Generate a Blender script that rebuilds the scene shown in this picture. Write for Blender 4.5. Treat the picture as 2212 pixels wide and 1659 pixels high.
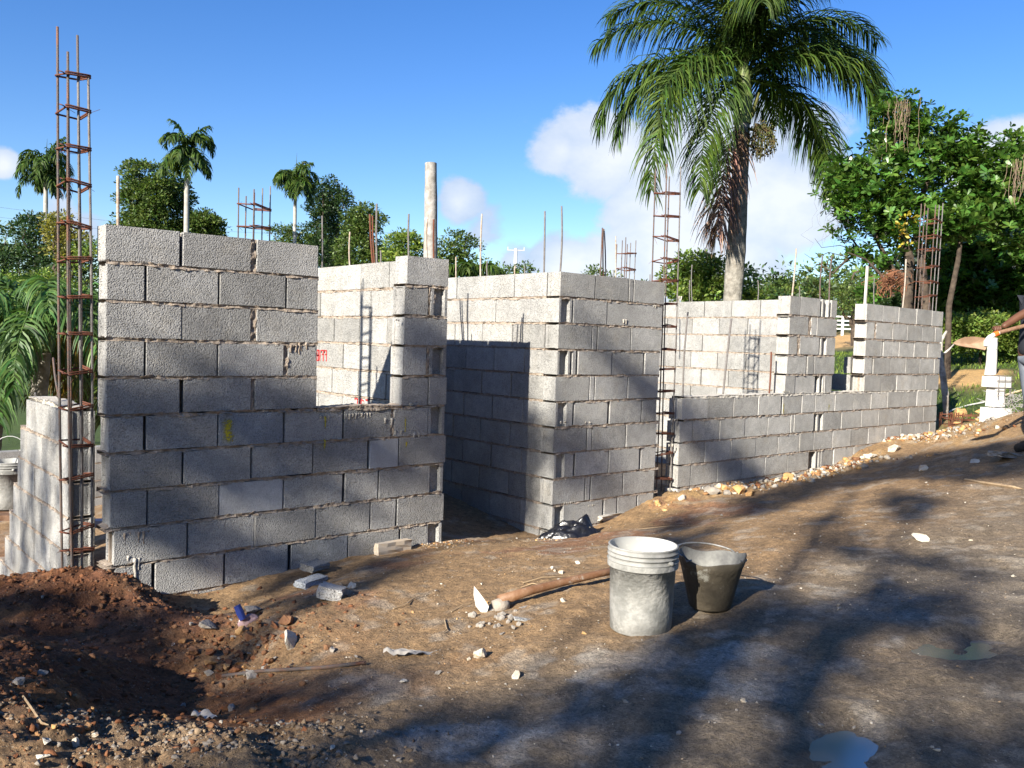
import bpy, math, random
import numpy as np
from mathutils import Vector, Matrix
random.seed(7); rng = np.random.default_rng(7)
R = math.radians
for o in list(bpy.data.objects): bpy.data.objects.remove(o)
SC = bpy.context.scene; COL = SC.collection

# ------------------------------------------------------------------ camera, sky, sun, exposure
YAW, PITCH, ROLL, FPX = 0.716535422, 0.0490020328, 0.0304653887, 3469.146 / 1.8445   # FPX for a 2212 px wide picture
fw = Vector((math.sin(YAW), math.cos(YAW), 0)); rt = Vector((math.cos(YAW), -math.sin(YAW), 0)); up = Vector((0, 0, 1))
fw2 = fw * math.cos(PITCH) - up * math.sin(PITCH); up2 = up * math.cos(PITCH) + fw * math.sin(PITCH)
rt3 = rt * math.cos(ROLL) + up2 * math.sin(ROLL); up3 = up2 * math.cos(ROLL) - rt * math.sin(ROLL)
cd = bpy.data.cameras.new('camera'); cam = bpy.data.objects.new('camera', cd); COL.objects.link(cam)
M = Matrix.Identity(4)
for i in range(3): M[i][0] = rt3[i]; M[i][1] = up3[i]; M[i][2] = -fw2[i]
cam.matrix_world = M
cd.sensor_width = 36; cd.lens = 3469.146 / 4080 * 36; cd.clip_start = 0.05; cd.clip_end = 3000
SC.camera = cam
SUN_D = Vector((math.cos(R(26.3)) * math.cos(R(16.4)), math.cos(R(26.3)) * math.sin(R(16.4)), -math.sin(R(26.3))))  # light travels along it
sl = bpy.data.lights.new('sun', 'SUN'); sl.energy = 5.0; sl.angle = R(0.55); sl.color = (1.0, 0.93, 0.82)
so = bpy.data.objects.new('sun', sl); COL.objects.link(so); so.rotation_euler = SUN_D.to_track_quat('-Z', 'Y').to_euler()
so.location = (-10, -4, 12)
W = bpy.data.worlds.new("World"); SC.world = W; W.use_nodes = True
SC.view_settings.view_transform = 'Standard'; SC.view_settings.look = 'None'
SC.view_settings.gamma = 1; SC.view_settings.use_curve_mapping = False
SC.view_settings.exposure = 1.32

def direction(u, v):                       # view ray through a point of the 2212 x 1659 picture
    return rt3 * ((u - 1106) / FPX) - up3 * ((v - 829.5) / FPX) + fw2
def at_depth(u, v, d): return direction(u, v) * d
def at_z(u, v, z): r = direction(u, v); return r * (z / r.z)
def on_y(u, v, y=5.0186): r = direction(u, v); return r * (y / r.y)
def on_x(u, v, x): r = direction(u, v); return r * (x / r.x)

def world_sky():
    nt = W.node_tree; N = nt.nodes; L = nt.links; N.clear()
    out = N.new('ShaderNodeOutputWorld'); bg = N.new('ShaderNodeBackground'); bg.inputs['Strength'].default_value = 0.055
    sky = N.new('ShaderNodeTexSky'); sky.sky_type = 'NISHITA'; sky.sun_disc = False
    sky.sun_elevation = R(26.3); s = -SUN_D; sky.sun_rotation = math.atan2(s.x, s.y) % (2 * math.pi)
    sky.air_density = 1.0; sky.dust_density = 0.25; sky.ozone_density = 3.0
    tc = N.new('ShaderNodeTexCoord')
    hs = N.new('ShaderNodeHueSaturation'); hs.inputs['Saturation'].default_value = 1.30; hs.inputs['Value'].default_value = 1.38
    L.new(sky.outputs[0], hs.inputs['Color']); hs.inputs['Hue'].default_value = .514
    def noise(scale, detail, rough, offs):
        mp = N.new('ShaderNodeMapping'); mp.inputs['Location'].default_value = offs; mp.inputs['Scale'].default_value = (1, 1, 1.5)
        L.new(tc.outputs['Generated'], mp.inputs[0])
        n = N.new('ShaderNodeTexNoise'); n.inputs['Scale'].default_value = scale; n.inputs['Detail'].default_value = detail
        n.inputs['Roughness'].default_value = rough; L.new(mp.outputs[0], n.inputs['Vector']); return n.outputs['Fac']
    def math_(op, a, b=None, clamp=False):
        m = N.new('ShaderNodeMath'); m.operation = op; m.use_clamp = clamp
        for i, x in enumerate((a, b)):
            if x is None: continue
            if isinstance(x, (int, float)): m.inputs[i].default_value = x
            else: L.new(x, m.inputs[i])
        return m.outputs[0]
    total = None
    for (u, v, rad, w) in [(1320, 350, 5.2, .85), (1440, 440, 7.0, 1.0), (1560, 420, 8.5, 1.0), (1700, 430, 7.0, .8), (1470, 540, 6.0, .9), (1590, 570, 6.0, .8), (1500, 330, 6.0, .6), (1210, 330, 2.6, .6),
                         (1225, 600, 4.5, .85), (1320, 590, 4.5, .9), (990, 440, 2.6, .85), (1040, 500, 3.0, .55), (1110, 560, 2.6, .5), (1640, 610, 3.0, .8), (2150, 350, 4.0, .9), (2205, 330, 3.5, .9), (2330, 420, 7, .9),
                         (10, 352, 1.3, .8), (130, 470, 2.5, .5), (-260, 380, 5, .8), (-420, 330, 7, .8), (1800, 360, 2.5, .45), (165, 500, 2.5, .5), (2600, 500, 8, .8)]:
        d = direction(u, v).normalized()
        vm = N.new('ShaderNodeVectorMath'); vm.operation = 'DISTANCE'; L.new(tc.outputs['Generated'], vm.inputs[0]); vm.inputs[1].default_value = d
        b = math_('SUBTRACT', 1.0, math_('DIVIDE', vm.outputs['Value'], R(rad)), True)
        b = math_('MULTIPLY', b, w)
        total = b if total is None else math_('MAXIMUM', total, b)
    # loose clouds round the rest of the horizon
    nz = noise(5.5, 8, .62, (3.1, .4, 7.7))
    big = noise(2.2, 2, .5, (9.2, 4.4, 1.3))
    sep = N.new('ShaderNodeSeparateXYZ'); L.new(tc.outputs['Generated'], sep.inputs[0])
    dens = math_('ADD', math_('MULTIPLY', total, 1.5), math_('MULTIPLY', math_('SUBTRACT', nz, .5), 1.9))
    mr = N.new('ShaderNodeMapRange'); mr.interpolation_type = 'SMOOTHSTEP'; L.new(dens, mr.inputs['Value'])
    mr.inputs['From Min'].default_value = .33; mr.inputs['From Max'].default_value = .60
    nz2 = noise(9, 5, .55, (1.1, 5.4, 2.75))
    ramp = N.new('ShaderNodeValToRGB'); L.new(math_('ADD', math_('MULTIPLY', dens, .35), math_('MULTIPLY', nz2, .8)), ramp.inputs[0])
    e = ramp.color_ramp.elements; e[0].position = .35; e[0].color = (3.2, 4.4, 6.4, 1); e[1].position = .85; e[1].color = (7.0, 7.3, 7.8, 1)
    mix = N.new('ShaderNodeMix'); mix.data_type = 'RGBA'
    L.new(math_('MULTIPLY', mr.outputs[0], .93), mix.inputs[0]); L.new(hs.outputs[0], mix.inputs[6]); L.new(ramp.outputs[0], mix.inputs[7])
    L.new(mix.outputs[2], bg.inputs['Color']); L.new(bg.outputs[0], out.inputs[0])
world_sky()

# ------------------------------------------------------------------ helpers
def tag(o, label=None, cat=None, group=None, kind=None):
    if label: o['label'] = label
    if cat: o['category'] = cat
    if group: o['group'] = group
    if kind: o['kind'] = kind
    return o
def empty(name, loc, rz=0, **k):
    o = bpy.data.objects.new(name, None); o.location = loc; o.rotation_euler = (0, 0, rz); o.empty_display_size = .1
    COL.objects.link(o); return tag(o, **k)
def link(name, me, parent=None, loc=(0, 0, 0), rot=(0, 0, 0), **k):
    o = bpy.data.objects.new(name, me); COL.objects.link(o); o.location = loc; o.rotation_euler = rot
    if parent: o.parent = parent
    return tag(o, **k)
def mesh(name, verts, faces, mat=None, smooth=False):
    me = bpy.data.meshes.new(name)
    me.from_pydata([tuple(v) for v in verts], [], [tuple(f) for f in faces]); me.update()
    if mat: me.materials.append(mat)
    if smooth: me.polygons.foreach_set('use_smooth', [True] * len(me.polygons))
    return me
def mesh_np(name, V, Q, mat=None, smooth=False):
    V = np.asarray(V, np.float32).reshape(-1, 3); Q = np.asarray(Q, np.int32); k = Q.shape[1]
    me = bpy.data.meshes.new(name); me.vertices.add(len(V)); me.vertices.foreach_set('co', V.ravel())
    me.loops.add(Q.size); me.loops.foreach_set('vertex_index', Q.ravel())
    me.polygons.add(len(Q)); me.polygons.foreach_set('loop_start', np.arange(0, Q.size, k, dtype=np.int32))
    me.polygons.foreach_set('loop_total', np.full(len(Q), k, np.int32))
    if smooth: me.polygons.foreach_set('use_smooth', np.ones(len(Q), bool))
    me.update(calc_edges=True); me.validate()
    if mat: me.materials.append(mat)
    return me
class MB:
    def __init__(s): s.v = []; s.f = []
    def add(s, v, f): n = len(s.v); s.v += [tuple(x) for x in v]; s.f += [tuple(i + n for i in q) for q in f]
    def box(s, c, d, rz=0, j=0):
        vs = []
        for x in (-.5, .5):
            for y in (-.5, .5):
                for z in (-.5, .5):
                    a, b = x * d[0], y * d[1]; ca, sa = math.cos(rz), math.sin(rz)
                    vs.append((c[0] + a * ca - b * sa + random.uniform(-j, j), c[1] + a * sa + b * ca + random.uniform(-j, j), c[2] + z * d[2] + random.uniform(-j, j)))
        s.add(vs, [(0, 1, 3, 2), (4, 6, 7, 5), (0, 4, 5, 1), (2, 3, 7, 6), (0, 2, 6, 4), (1, 5, 7, 3)])
    def tube(s, pts, r, n=6, caps=True):
        pts = [Vector(p) for p in pts]; m = len(pts); rr = r if hasattr(r, '__len__') else [r] * m
        vs = []; u = None
        for i, p in enumerate(pts):
            t = (pts[min(i + 1, m - 1)] - pts[max(i - 1, 0)]).normalized()
            if u is None: u = t.orthogonal().normalized()
            u = (u - t * u.dot(t)).normalized(); w = t.cross(u)
            for k in range(n):
                a = 2 * math.pi * k / n; vs.append(p + (u * math.cos(a) + w * math.sin(a)) * rr[i])
        fs = [(i * n + k, i * n + (k + 1) % n, (i + 1) * n + (k + 1) % n, (i + 1) * n + k) for i in range(m - 1) for k in range(n)]
        if caps: fs += [tuple(range(n))[::-1], tuple((m - 1) * n + k for k in range(n))]
        s.add(vs, fs)
    def lathe(s, prof, n=32, c=(0, 0, 0)):
        vs = [(c[0] + r * math.cos(2 * math.pi * k / n), c[1] + r * math.sin(2 * math.pi * k / n), c[2] + z) for r, z in prof for k in range(n)]
        fs = [(i * n + k, i * n + (k + 1) % n, (i + 1) * n + (k + 1) % n, (i + 1) * n + k) for i in range(len(prof) - 1) for k in range(n)]
        s.add(vs, fs)
    def build(s, name, mat=None, smooth=False): return mesh(name, s.v, s.f, mat, smooth)

def _h(x, y, z, seed):
    n = (x.astype(np.int64) * 374761393 + y.astype(np.int64) * 668265263 + z.astype(np.int64) * 2147483647 + seed * 974634777) & 0xffffffff
    n = ((n ^ (n >> 13)) * 1274126177) & 0xffffffff; n = (n ^ (n >> 16)) & 0xffffffff
    return n / 4294967295.0
def vn(x, y, z=0.0, seed=0):
    x = np.asarray(x, float); y = np.asarray(y, float); z = np.asarray(z, float) + 0 * x
    xi, yi, zi = np.floor(x), np.floor(y), np.floor(z); fx, fy, fz = x - xi, y - yi, z - zi
    fx = fx * fx * (3 - 2 * fx); fy = fy * fy * (3 - 2 * fy); fz = fz * fz * (3 - 2 * fz)
    r = 0
    for a in (0, 1):
        for b in (0, 1):
            for c in (0, 1):
                r = r + _h(xi + a, yi + b, zi + c, seed) * (fx if a else 1 - fx) * (fy if b else 1 - fy) * (fz if c else 1 - fz)
    return r * 2 - 1
def fbm(x, y, z=0.0, seed=0, oct=4):
    r = 0; a = 1.0
    for i in range(oct): r = r + a * vn(np.asarray(x) * 2 ** i, np.asarray(y) * 2 ** i, np.asarray(z) * 2 ** i, seed + i); a *= .5
    return r

# ------------------------------------------------------------------ materials
def nmat(name):
    m = bpy.data.materials.new(name); m.use_nodes = True; nt = m.node_tree; b = nt.nodes['Principled BSDF']; return m, nt, b
def rgba(c): return (c[0], c[1], c[2], 1)
def mat(name, c1, c2=None, scale=8, detail=5, rough=.85, bump=0, bscale=60, metal=0, spec=.3, objrand=0, contrast=(.35, .65), c3=None, c3scale=2, c3w=(.55, .7), bdist=.01):
    m, nt, b = nmat(name); N = nt.nodes; L = nt.links
    b.inputs['Roughness'].default_value = rough; b.inputs['Metallic'].default_value = metal; b.inputs['Specular IOR Level'].default_value = spec
    geo = N.new('ShaderNodeNewGeometry'); last = None
    if c2:
        n = N.new('ShaderNodeTexNoise'); n.inputs['Scale'].default_value = scale; n.inputs['Detail'].default_value = detail; n.inputs['Roughness'].default_value = .65
        L.new(geo.outputs['Position'], n.inputs['Vector'])
        r = N.new('ShaderNodeValToRGB'); r.color_ramp.elements[0].position = contrast[0]; r.color_ramp.elements[1].position = contrast[1]
        r.color_ramp.elements[0].color = rgba(c1); r.color_ramp.elements[1].color = rgba(c2); L.new(n.outputs['Fac'], r.inputs[0]); last = r.outputs[0]
    if c3:
        n = N.new('ShaderNodeTexNoise'); n.inputs['Scale'].default_value = c3scale; n.inputs['Detail'].default_value = 6; n.inputs['Roughness'].default_value = .7
        L.new(geo.outputs['Position'], n.inputs['Vector'])
        mr = N.new('ShaderNodeMapRange'); mr.inputs['From Min'].default_value = c3w[0]; mr.inputs['From Max'].default_value = c3w[1]; L.new(n.outputs['Fac'], mr.inputs[0])
        mx = N.new('ShaderNodeMix'); mx.data_type = 'RGBA'; L.new(mr.outputs[0], mx.inputs[0])
        if last: L.new(last, mx.inputs[6])
        else: mx.inputs[6].default_value = rgba(c1)
        mx.inputs[7].default_value = rgba(c3); last = mx.outputs[2]
    if objrand:
        oi = N.new('ShaderNodeObjectInfo'); mr = N.new('ShaderNodeMapRange'); mr.inputs['To Min'].default_value = 1 - objrand; mr.inputs['To Max'].default_value = 1 + objrand
        L.new(oi.outputs['Random'], mr.inputs[0]); hv = N.new('ShaderNodeHueSaturation')
        if last: L.new(last, hv.inputs['Color'])
        else: hv.inputs['Color'].default_value = rgba(c1)
        L.new(mr.outputs[0], hv.inputs['Value']); last = hv.outputs[0]
    if last: L.new(last, b.inputs['Base Color'])
    else: b.inputs['Base Color'].default_value = rgba(c1)
    if bump:
        n = N.new('ShaderNodeTexNoise'); n.inputs['Scale'].default_value = bscale; n.inputs['Detail'].default_value = 4; L.new(geo.outputs['Position'], n.inputs['Vector'])
        bp = N.new('ShaderNodeBump'); bp.inputs['Strength'].default_value = bump; bp.inputs['Distance'].default_value = bdist
        L.new(n.outputs['Fac'], bp.inputs['Height']); L.new(bp.outputs[0], b.inputs['Normal'])
    return m
def leaf_mat(name, c1, c2, trans=.35, scale=1.5, rough=.5, spec=.4, nscale2=11):
    m, nt, b = nmat(name); N = nt.nodes; L = nt.links
    geo = N.new('ShaderNodeNewGeometry')
    n = N.new('ShaderNodeTexNoise'); n.inputs['Scale'].default_value = nscale2; n.inputs['Detail'].default_value = 3; L.new(geo.outputs['Position'], n.inputs['Vector'])
    r = N.new('ShaderNodeValToRGB'); r.color_ramp.elements[0].position = .32; r.color_ramp.elements[1].position = .68
    r.color_ramp.elements[0].color = rgba(c1); r.color_ramp.elements[1].color = rgba(c2); L.new(n.outputs['Fac'], r.inputs[0])
    ri = N.new('ShaderNodeMapRange'); ri.inputs['To Min'].default_value = .45; ri.inputs['To Max'].default_value = 1.75; L.new(geo.outputs['Random Per Island'], ri.inputs[0])  # random leaf value, range widened to suggest sunlit leaves and dark gaps
    hv = N.new('ShaderNodeHueSaturation'); L.new(r.outputs[0], hv.inputs['Color']); L.new(ri.outputs[0], hv.inputs['Value'])
    mf = N.new('ShaderNodeMath'); mf.operation = 'MULTIPLY'; L.new(geo.outputs['Random Per Island'], mf.inputs[0]); mf.inputs[1].default_value = 7.31
    mg = N.new('ShaderNodeMath'); mg.operation = 'FRACT'; L.new(mf.outputs[0], mg.inputs[0]); mh = N.new('ShaderNodeMapRange'); mh.inputs['To Min'].default_value = .465; mh.inputs['To Max'].default_value = .515; L.new(mg.outputs[0], mh.inputs[0]); L.new(mh.outputs[0], hv.inputs['Hue'])
    L.new(hv.outputs[0], b.inputs['Base Color']); b.inputs['Roughness'].default_value = rough; b.inputs['Specular IOR Level'].default_value = spec
    tr = N.new('ShaderNodeBsdfTranslucent'); h2 = N.new('ShaderNodeHueSaturation'); h2.inputs['Value'].default_value = 1.9; h2.inputs['Saturation'].default_value = 1.1
    L.new(hv.outputs[0], h2.inputs['Color']); L.new(h2.outputs[0], tr.inputs['Color'])
    mx = N.new('ShaderNodeMixShader'); mx.inputs[0].default_value = trans; L.new(b.outputs[0], mx.inputs[1]); L.new(tr.outputs[0], mx.inputs[2])
    L.new(mx.outputs[0], N['Material Output'].inputs['Surface']); return m

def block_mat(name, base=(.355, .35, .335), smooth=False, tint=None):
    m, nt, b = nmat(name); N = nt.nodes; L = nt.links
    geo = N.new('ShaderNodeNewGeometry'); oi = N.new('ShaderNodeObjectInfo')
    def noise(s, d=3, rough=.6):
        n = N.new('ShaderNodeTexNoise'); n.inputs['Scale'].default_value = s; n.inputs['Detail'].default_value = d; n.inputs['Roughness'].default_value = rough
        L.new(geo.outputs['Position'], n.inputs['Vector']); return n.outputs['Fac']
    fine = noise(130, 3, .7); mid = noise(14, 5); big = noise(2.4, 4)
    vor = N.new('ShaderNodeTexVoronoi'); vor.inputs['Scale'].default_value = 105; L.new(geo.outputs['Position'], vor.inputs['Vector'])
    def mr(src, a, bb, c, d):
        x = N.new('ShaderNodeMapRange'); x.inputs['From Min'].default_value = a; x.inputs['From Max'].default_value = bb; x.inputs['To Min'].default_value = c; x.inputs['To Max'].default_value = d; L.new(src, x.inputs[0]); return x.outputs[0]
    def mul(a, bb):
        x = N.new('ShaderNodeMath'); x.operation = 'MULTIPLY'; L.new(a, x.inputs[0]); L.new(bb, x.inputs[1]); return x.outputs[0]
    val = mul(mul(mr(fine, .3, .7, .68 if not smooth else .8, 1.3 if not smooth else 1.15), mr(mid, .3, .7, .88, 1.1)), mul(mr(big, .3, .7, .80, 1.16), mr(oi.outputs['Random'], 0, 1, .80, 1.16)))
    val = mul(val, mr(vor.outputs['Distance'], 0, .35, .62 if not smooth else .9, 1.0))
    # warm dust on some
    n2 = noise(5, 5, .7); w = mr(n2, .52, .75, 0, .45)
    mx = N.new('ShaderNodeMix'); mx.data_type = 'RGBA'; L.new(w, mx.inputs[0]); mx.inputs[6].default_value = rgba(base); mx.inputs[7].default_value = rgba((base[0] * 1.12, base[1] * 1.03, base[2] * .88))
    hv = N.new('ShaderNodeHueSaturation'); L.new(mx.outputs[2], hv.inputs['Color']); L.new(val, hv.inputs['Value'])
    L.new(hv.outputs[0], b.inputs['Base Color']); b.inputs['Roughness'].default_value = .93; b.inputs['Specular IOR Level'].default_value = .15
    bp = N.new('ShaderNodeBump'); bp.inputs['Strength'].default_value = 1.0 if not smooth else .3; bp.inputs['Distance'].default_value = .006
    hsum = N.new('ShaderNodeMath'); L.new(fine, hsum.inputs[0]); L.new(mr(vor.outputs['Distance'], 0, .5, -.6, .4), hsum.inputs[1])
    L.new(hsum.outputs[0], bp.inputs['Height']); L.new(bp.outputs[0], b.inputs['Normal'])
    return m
M_BLOCK = block_mat('block_concrete'); M_BLOCK_S = block_mat('smooth_block', (.36, .365, .37), True)
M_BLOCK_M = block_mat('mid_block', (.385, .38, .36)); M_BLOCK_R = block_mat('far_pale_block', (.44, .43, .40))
M_BLOCK_B = block_mat('bluish_block', (.31, .33, .35))
M_WHITE = block_mat('pale_block', (.35, .345, .325))
M_MORTAR = mat('mortar', (.21, .165, .125), (.37, .31, .25), 40, 5, .95, .8, 120, bdist=.006)
M_MORTAR_L = mat('pale_mortar', (.36, .33, .28), (.50, .47, .41), 30, 5, .95, .7, 100, bdist=.006)
M_RUST = mat('rusty_steel', (.16, .045, .018), (.10, .05, .035), 60, 4, .75, .5, 300, spec=.3)
M_BAR = mat('dull_rebar', (.16, .10, .075), (.12, .115, .11), 25, 4, .6, .6, 400, metal=.35, spec=.4, c3=(.24, .10, .05), c3scale=6)
M_BARGREY = mat('grey_rebar', (.21, .20, .19), (.15, .13, .12), 30, 4, .6, .5, 400, metal=.3)
M_WHITEBAR = mat('mortared_rebar', (.42, .38, .32), (.30, .22, .16), 30, 4, .9, .3, 100)
M_ROCK_W = mat('pale_limestone', (.42, .37, .28), (.55, .51, .43), 25, 6, .95, .8, 60, c3=(.40, .22, .09), c3scale=14)
M_ROCK_O = mat('ochre_stone', (.40, .21, .075), (.52, .34, .16), 20, 6, .95, .8, 60)
M_ROCK_B = mat('brown_clod', (.12, .055, .028), (.21, .11, .055), 20, 6, .95, .8, 60)
M_ROCK_R = mat('red_clod', (.13, .05, .022), (.22, .095, .042), 20, 6, .95, .8, 60)
M_ROCK_OD = mat('dull_ochre', (.26, .13, .05), (.34, .20, .10), 20, 6, .95, .8, 60)
M_SOILC = mat('soil_crumb', (.20, .14, .085), (.30, .22, .14), 20, 6, .95, .8, 60)
M_SOILD = mat('dark_crumb', (.12, .088, .058), (.19, .14, .095), 20, 6, .95, .8, 60)
M_ROCK_GD = mat('dull_grey_stone', (.15, .13, .11), (.24, .21, .175), 20, 6, .95, .8, 60)
M_ROCK_G = mat('grey_stone', (.20, .18, .155), (.32, .29, .25), 20, 6, .95, .8, 60)
M_WOOD = mat('old_wood', (.15, .075, .04), (.27, .17, .11), 14, 6, .65, .4, 80)
M_STICK = mat('dry_twig', (.40, .30, .18), (.25, .17, .10), 20, 4, .9)
M_PALMBARK = mat('palm_bark', (.13, .12, .10), (.30, .28, .24), 9, 6, .95, .7, 25, c3=(.16, .13, .10), c3scale=5, bdist=.02)
M_PALMWHITE = mat('pale_palm_bark', (.28, .26, .23), (.40, .38, .34), 6, 5, .9, .3, 30)
M_BARK = mat('dark_bark', (.035, .026, .02), (.095, .072, .052), 8, 6, .95, .8, 20, bdist=.02)
M_PALM = leaf_mat('palm_leaflet', (.014, .036, .006), (.050, .092, .012), .18, nscale2=4, rough=.6, spec=.22)
M_PALM_Y = leaf_mat('yellowing_leaflet', (.16, .10, .018), (.20, .17, .03), .3)
M_PALM_D = leaf_mat('dead_leaflet', (.13, .075, .045), (.22, .14, .09), .1)
M_LEAF_NEAR = leaf_mat('broad_leaf', (.028, .075, .012), (.075, .15, .025), .28, rough=.32, spec=.7, nscale2=3)
M_LEAF_A = leaf_mat('green_leaf', (.035, .070, .013), (.085, .13, .028), .25, nscale2=2)
M_LEAF_D = leaf_mat('dark_leaf', (.012, .032, .010), (.035, .070, .018), .2, nscale2=2)
M_LEAF_L = leaf_mat('light_leaf', (.065, .12, .02), (.15, .21, .04), .3, nscale2=2)
M_LEAF_Y = leaf_mat('yellowish_leaf', (.12, .13, .02), (.20, .19, .04), .3, nscale2=2)
M_GRASS = leaf_mat('grass_blade', (.07, .13, .015), (.15, .22, .04), .3, nscale2=2)

# ------------------------------------------------------------------ the ground
near_pts = [(-.5, 5.2, -1.5)]
def cp(u, v, z): p = at_z(u, v, z); near_pts.append((p.x, p.y, z))
for u, v in [(330, 1290), (480, 1272), (545, 1252), (700, 1215), (830, 1192), (957, 1169), (1190, 1160), (1300, 1130), (1430, 1075), (1475, 1065), (1600, 1045), (1720, 1030), (1800, 1005), (1880, 965), (2022, 935)]:
    p = on_y(u, v); near_pts.append((p.x, p.y - .03, p.z)); near_pts.append((p.x, p.y + .35, p.z - .02))
for a in [(1040, 1320, -1.285), (1106, 1659, -1.25), (200, 1240, -1.27), (60, 1250, -1.28), (300, 1262, -1.33), (130, 1300, -1.33), (345, 1320, -1.53), (440, 1330, -1.50), (450, 1400, -1.47), (330, 1400, -1.46), (200, 1380, -1.42),
          (400, 1500, -1.52), (330, 1470, -1.50), (250, 1430, -1.38), (80, 1410, -1.20), (150, 1450, -1.2), (60, 1560, -1.10), (180, 1560, -1.2), (120, 1640, -1.17), (300, 1545, -1.36), (300, 1600, -1.22), (470, 1600, -1.22), (600, 1560, -1.30), (600, 1645, -1.2), (700, 1440, -1.34),
          (620, 1380, -1.36), (560, 1320, -1.40), (850, 1350, -1.32), (850, 1480, -1.29), (900, 1250, -1.36), (1100, 1220, -1.33), (1106, 1500, -1.265), (1383, 1355, -1.232), (1250, 1600, -1.23), (1383, 1500, -1.215), (1533, 1322, -1.20), (1700, 1500, -1.19),
          (1700, 1640, -1.19), (2212, 1659, -1.16), (2000, 1400, -1.15), (1700, 1250, -1.19), (1500, 1180, -1.26), (1900, 1200, -1.14), (2212, 1200, -1.06), (2212, 1060, -1.0), (2212, 950, -.82), (2212, 890, -.64), (2130, 906, -.86), (2090, 960, -1.0),
          (1950, 1060, -1.14), (1800, 1100, -1.2), (1650, 1120, -1.24), (2050, 935, -1.02)]: cp(*a)
near_pts += [(0, 0, -1.5), (-2, 2, -1.45), (-1, 4, -1.42), (3, 0, -1.2), (6, 0, -1.12), (10, 1, -.75), (-2, -3, -1.6), (4, -3, -1.3), (10, -2, -.6), (4.3, 5.7, -1.5), (4.4, 7, -1.36), (3, 7, -1.5), (2.0, 6.4, -1.6), (1.0, 6.5, -1.72), (1.5, 8, -2.0), (1.5, 10, -2.2),
             (0, 7, -1.85), (6, 8, -1.5), (7.5, 6, -1.5), (10, 8, -1.5), (12, 8, -1.15), (13.4, 4.9, -.90), (12.6, 6.2, -1.0), (-2, 8, -2.0), (13, 2, -.5)]
NP = np.array(near_pts)
def tps_fit(P):
    n = len(P); d = np.hypot(P[:, None, 0] - P[None, :, 0], P[:, None, 1] - P[None, :, 1])
    K = np.where(d > 0, d * d * np.log(d + 1e-9), 0) + np.eye(n) * .02
    A = np.zeros((n + 3, n + 3)); A[:n, :n] = K; A[:n, n] = 1; A[:n, n + 1:] = P[:, :2]; A[n, :n] = 1; A[n + 1:, :n] = P[:, :2].T
    return np.linalg.solve(A, np.concatenate([P[:, 2], [0, 0, 0]]))
TW = tps_fit(NP)
def tps(x, y):
    out = np.zeros_like(x)
    for i in range(len(NP)):
        d2 = (x - NP[i, 0]) ** 2 + (y - NP[i, 1]) ** 2; out += TW[i] * .5 * d2 * np.log(d2 + 1e-12)
    return out + TW[-3] + TW[-2] * x + TW[-1] * y
FP = [(14.8, 5.7, -.72), (17, 6.6, -.42), (19.8, 6.7, .0), (24, 8, .6), (18.8, 10.1, -.62), (25, 14, -.6), (34, 19, -.2), (42, 23, .45), (56, 30, 2.0), (70, 38, 3.4), (16, 8.2, -.75), (22, 10, -.1), (30, 12, 1.2), (45, 14, 2.6), (20, 4, .35), (18, 0, .2),
      (10, 12, -1.8), (6, 14, -2.2), (0, 14, -2.4), (-8, 10, -2.2), (-12, 0, -1.7), (-8, -10, -1.6), (5, -12, -1.2), (16, -8, -.2), (0, 30, -3.4), (10, 30, -3.0), (20, 34, -2.4), (30, 40, -1.5), (-20, 30, -3.5), (-40, 0, -2), (0, -50, -1), (45, -20, 3),
      (0, 70, -3), (30, 75, -1), (60, 70, 1.5), (-60, 60, -1), (90, 40, 5), (120, 0, 6), (0, 160, 3), (120, 120, 6), (-140, 80, 4), (-160, -60, 3), (60, -160, 4), (180, 60, 9), (0, 420, 8), (420, 100, 14), (300, 320, 12), (-400, 200, 10), (-200, -380, 8), (250, -350, 10)]
FPa = np.array(FP)
def far(x, y):
    r0 = np.hypot(x, y) + 1; s = 0; w = 0
    for fx, fy, fz in FPa:
        d = np.hypot(x - fx, y - fy) / (6 + .25 * r0); k = 1 / (d ** 4 + .02); s = s + k * fz; w = w + k
    return s / w
PUDDLES = [(1810, 1635, -1.205, .17, .09, 20), (2098, 1402, -1.165, .17, .08, -22)]
pud = []
for u, v, z, a, b, ang in PUDDLES: p = at_z(u, v, z); pud.append((p.x, p.y, z, a, b, R(ang)))
def smooth(a, b, t): t = np.clip((t - a) / (b - a), 0, 1); return t * t * (3 - 2 * t)
pile_c = [(lambda p: (p.x, p.y))(at_z(u, v, z)) for u, v, z in [(200, 1240, -1.27), (60, 1250, -1.28), (150, 1320, -1.36), (80, 1420, -1.2), (60, 1560, -1.1), (150, 1500, -1.2), (300, 1300, -1.4), (430, 1480, -1.5), (480, 1400, -1.45), (380, 1600, -1.22), (600, 1620, -1.22)]]
def rough_mask(x, y):
    m = 0 * x
    for px, py in pile_c: m = np.maximum(m, np.exp(-((x - px) ** 2 + (y - py) ** 2) / .16))
    foot = np.exp(-((y - 4.85) / .28) ** 2) * smooth(5.2, 6.2, x) * (1 - smooth(12, 13, x))
    return np.clip(np.maximum(m, foot), 0, 1)
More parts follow.
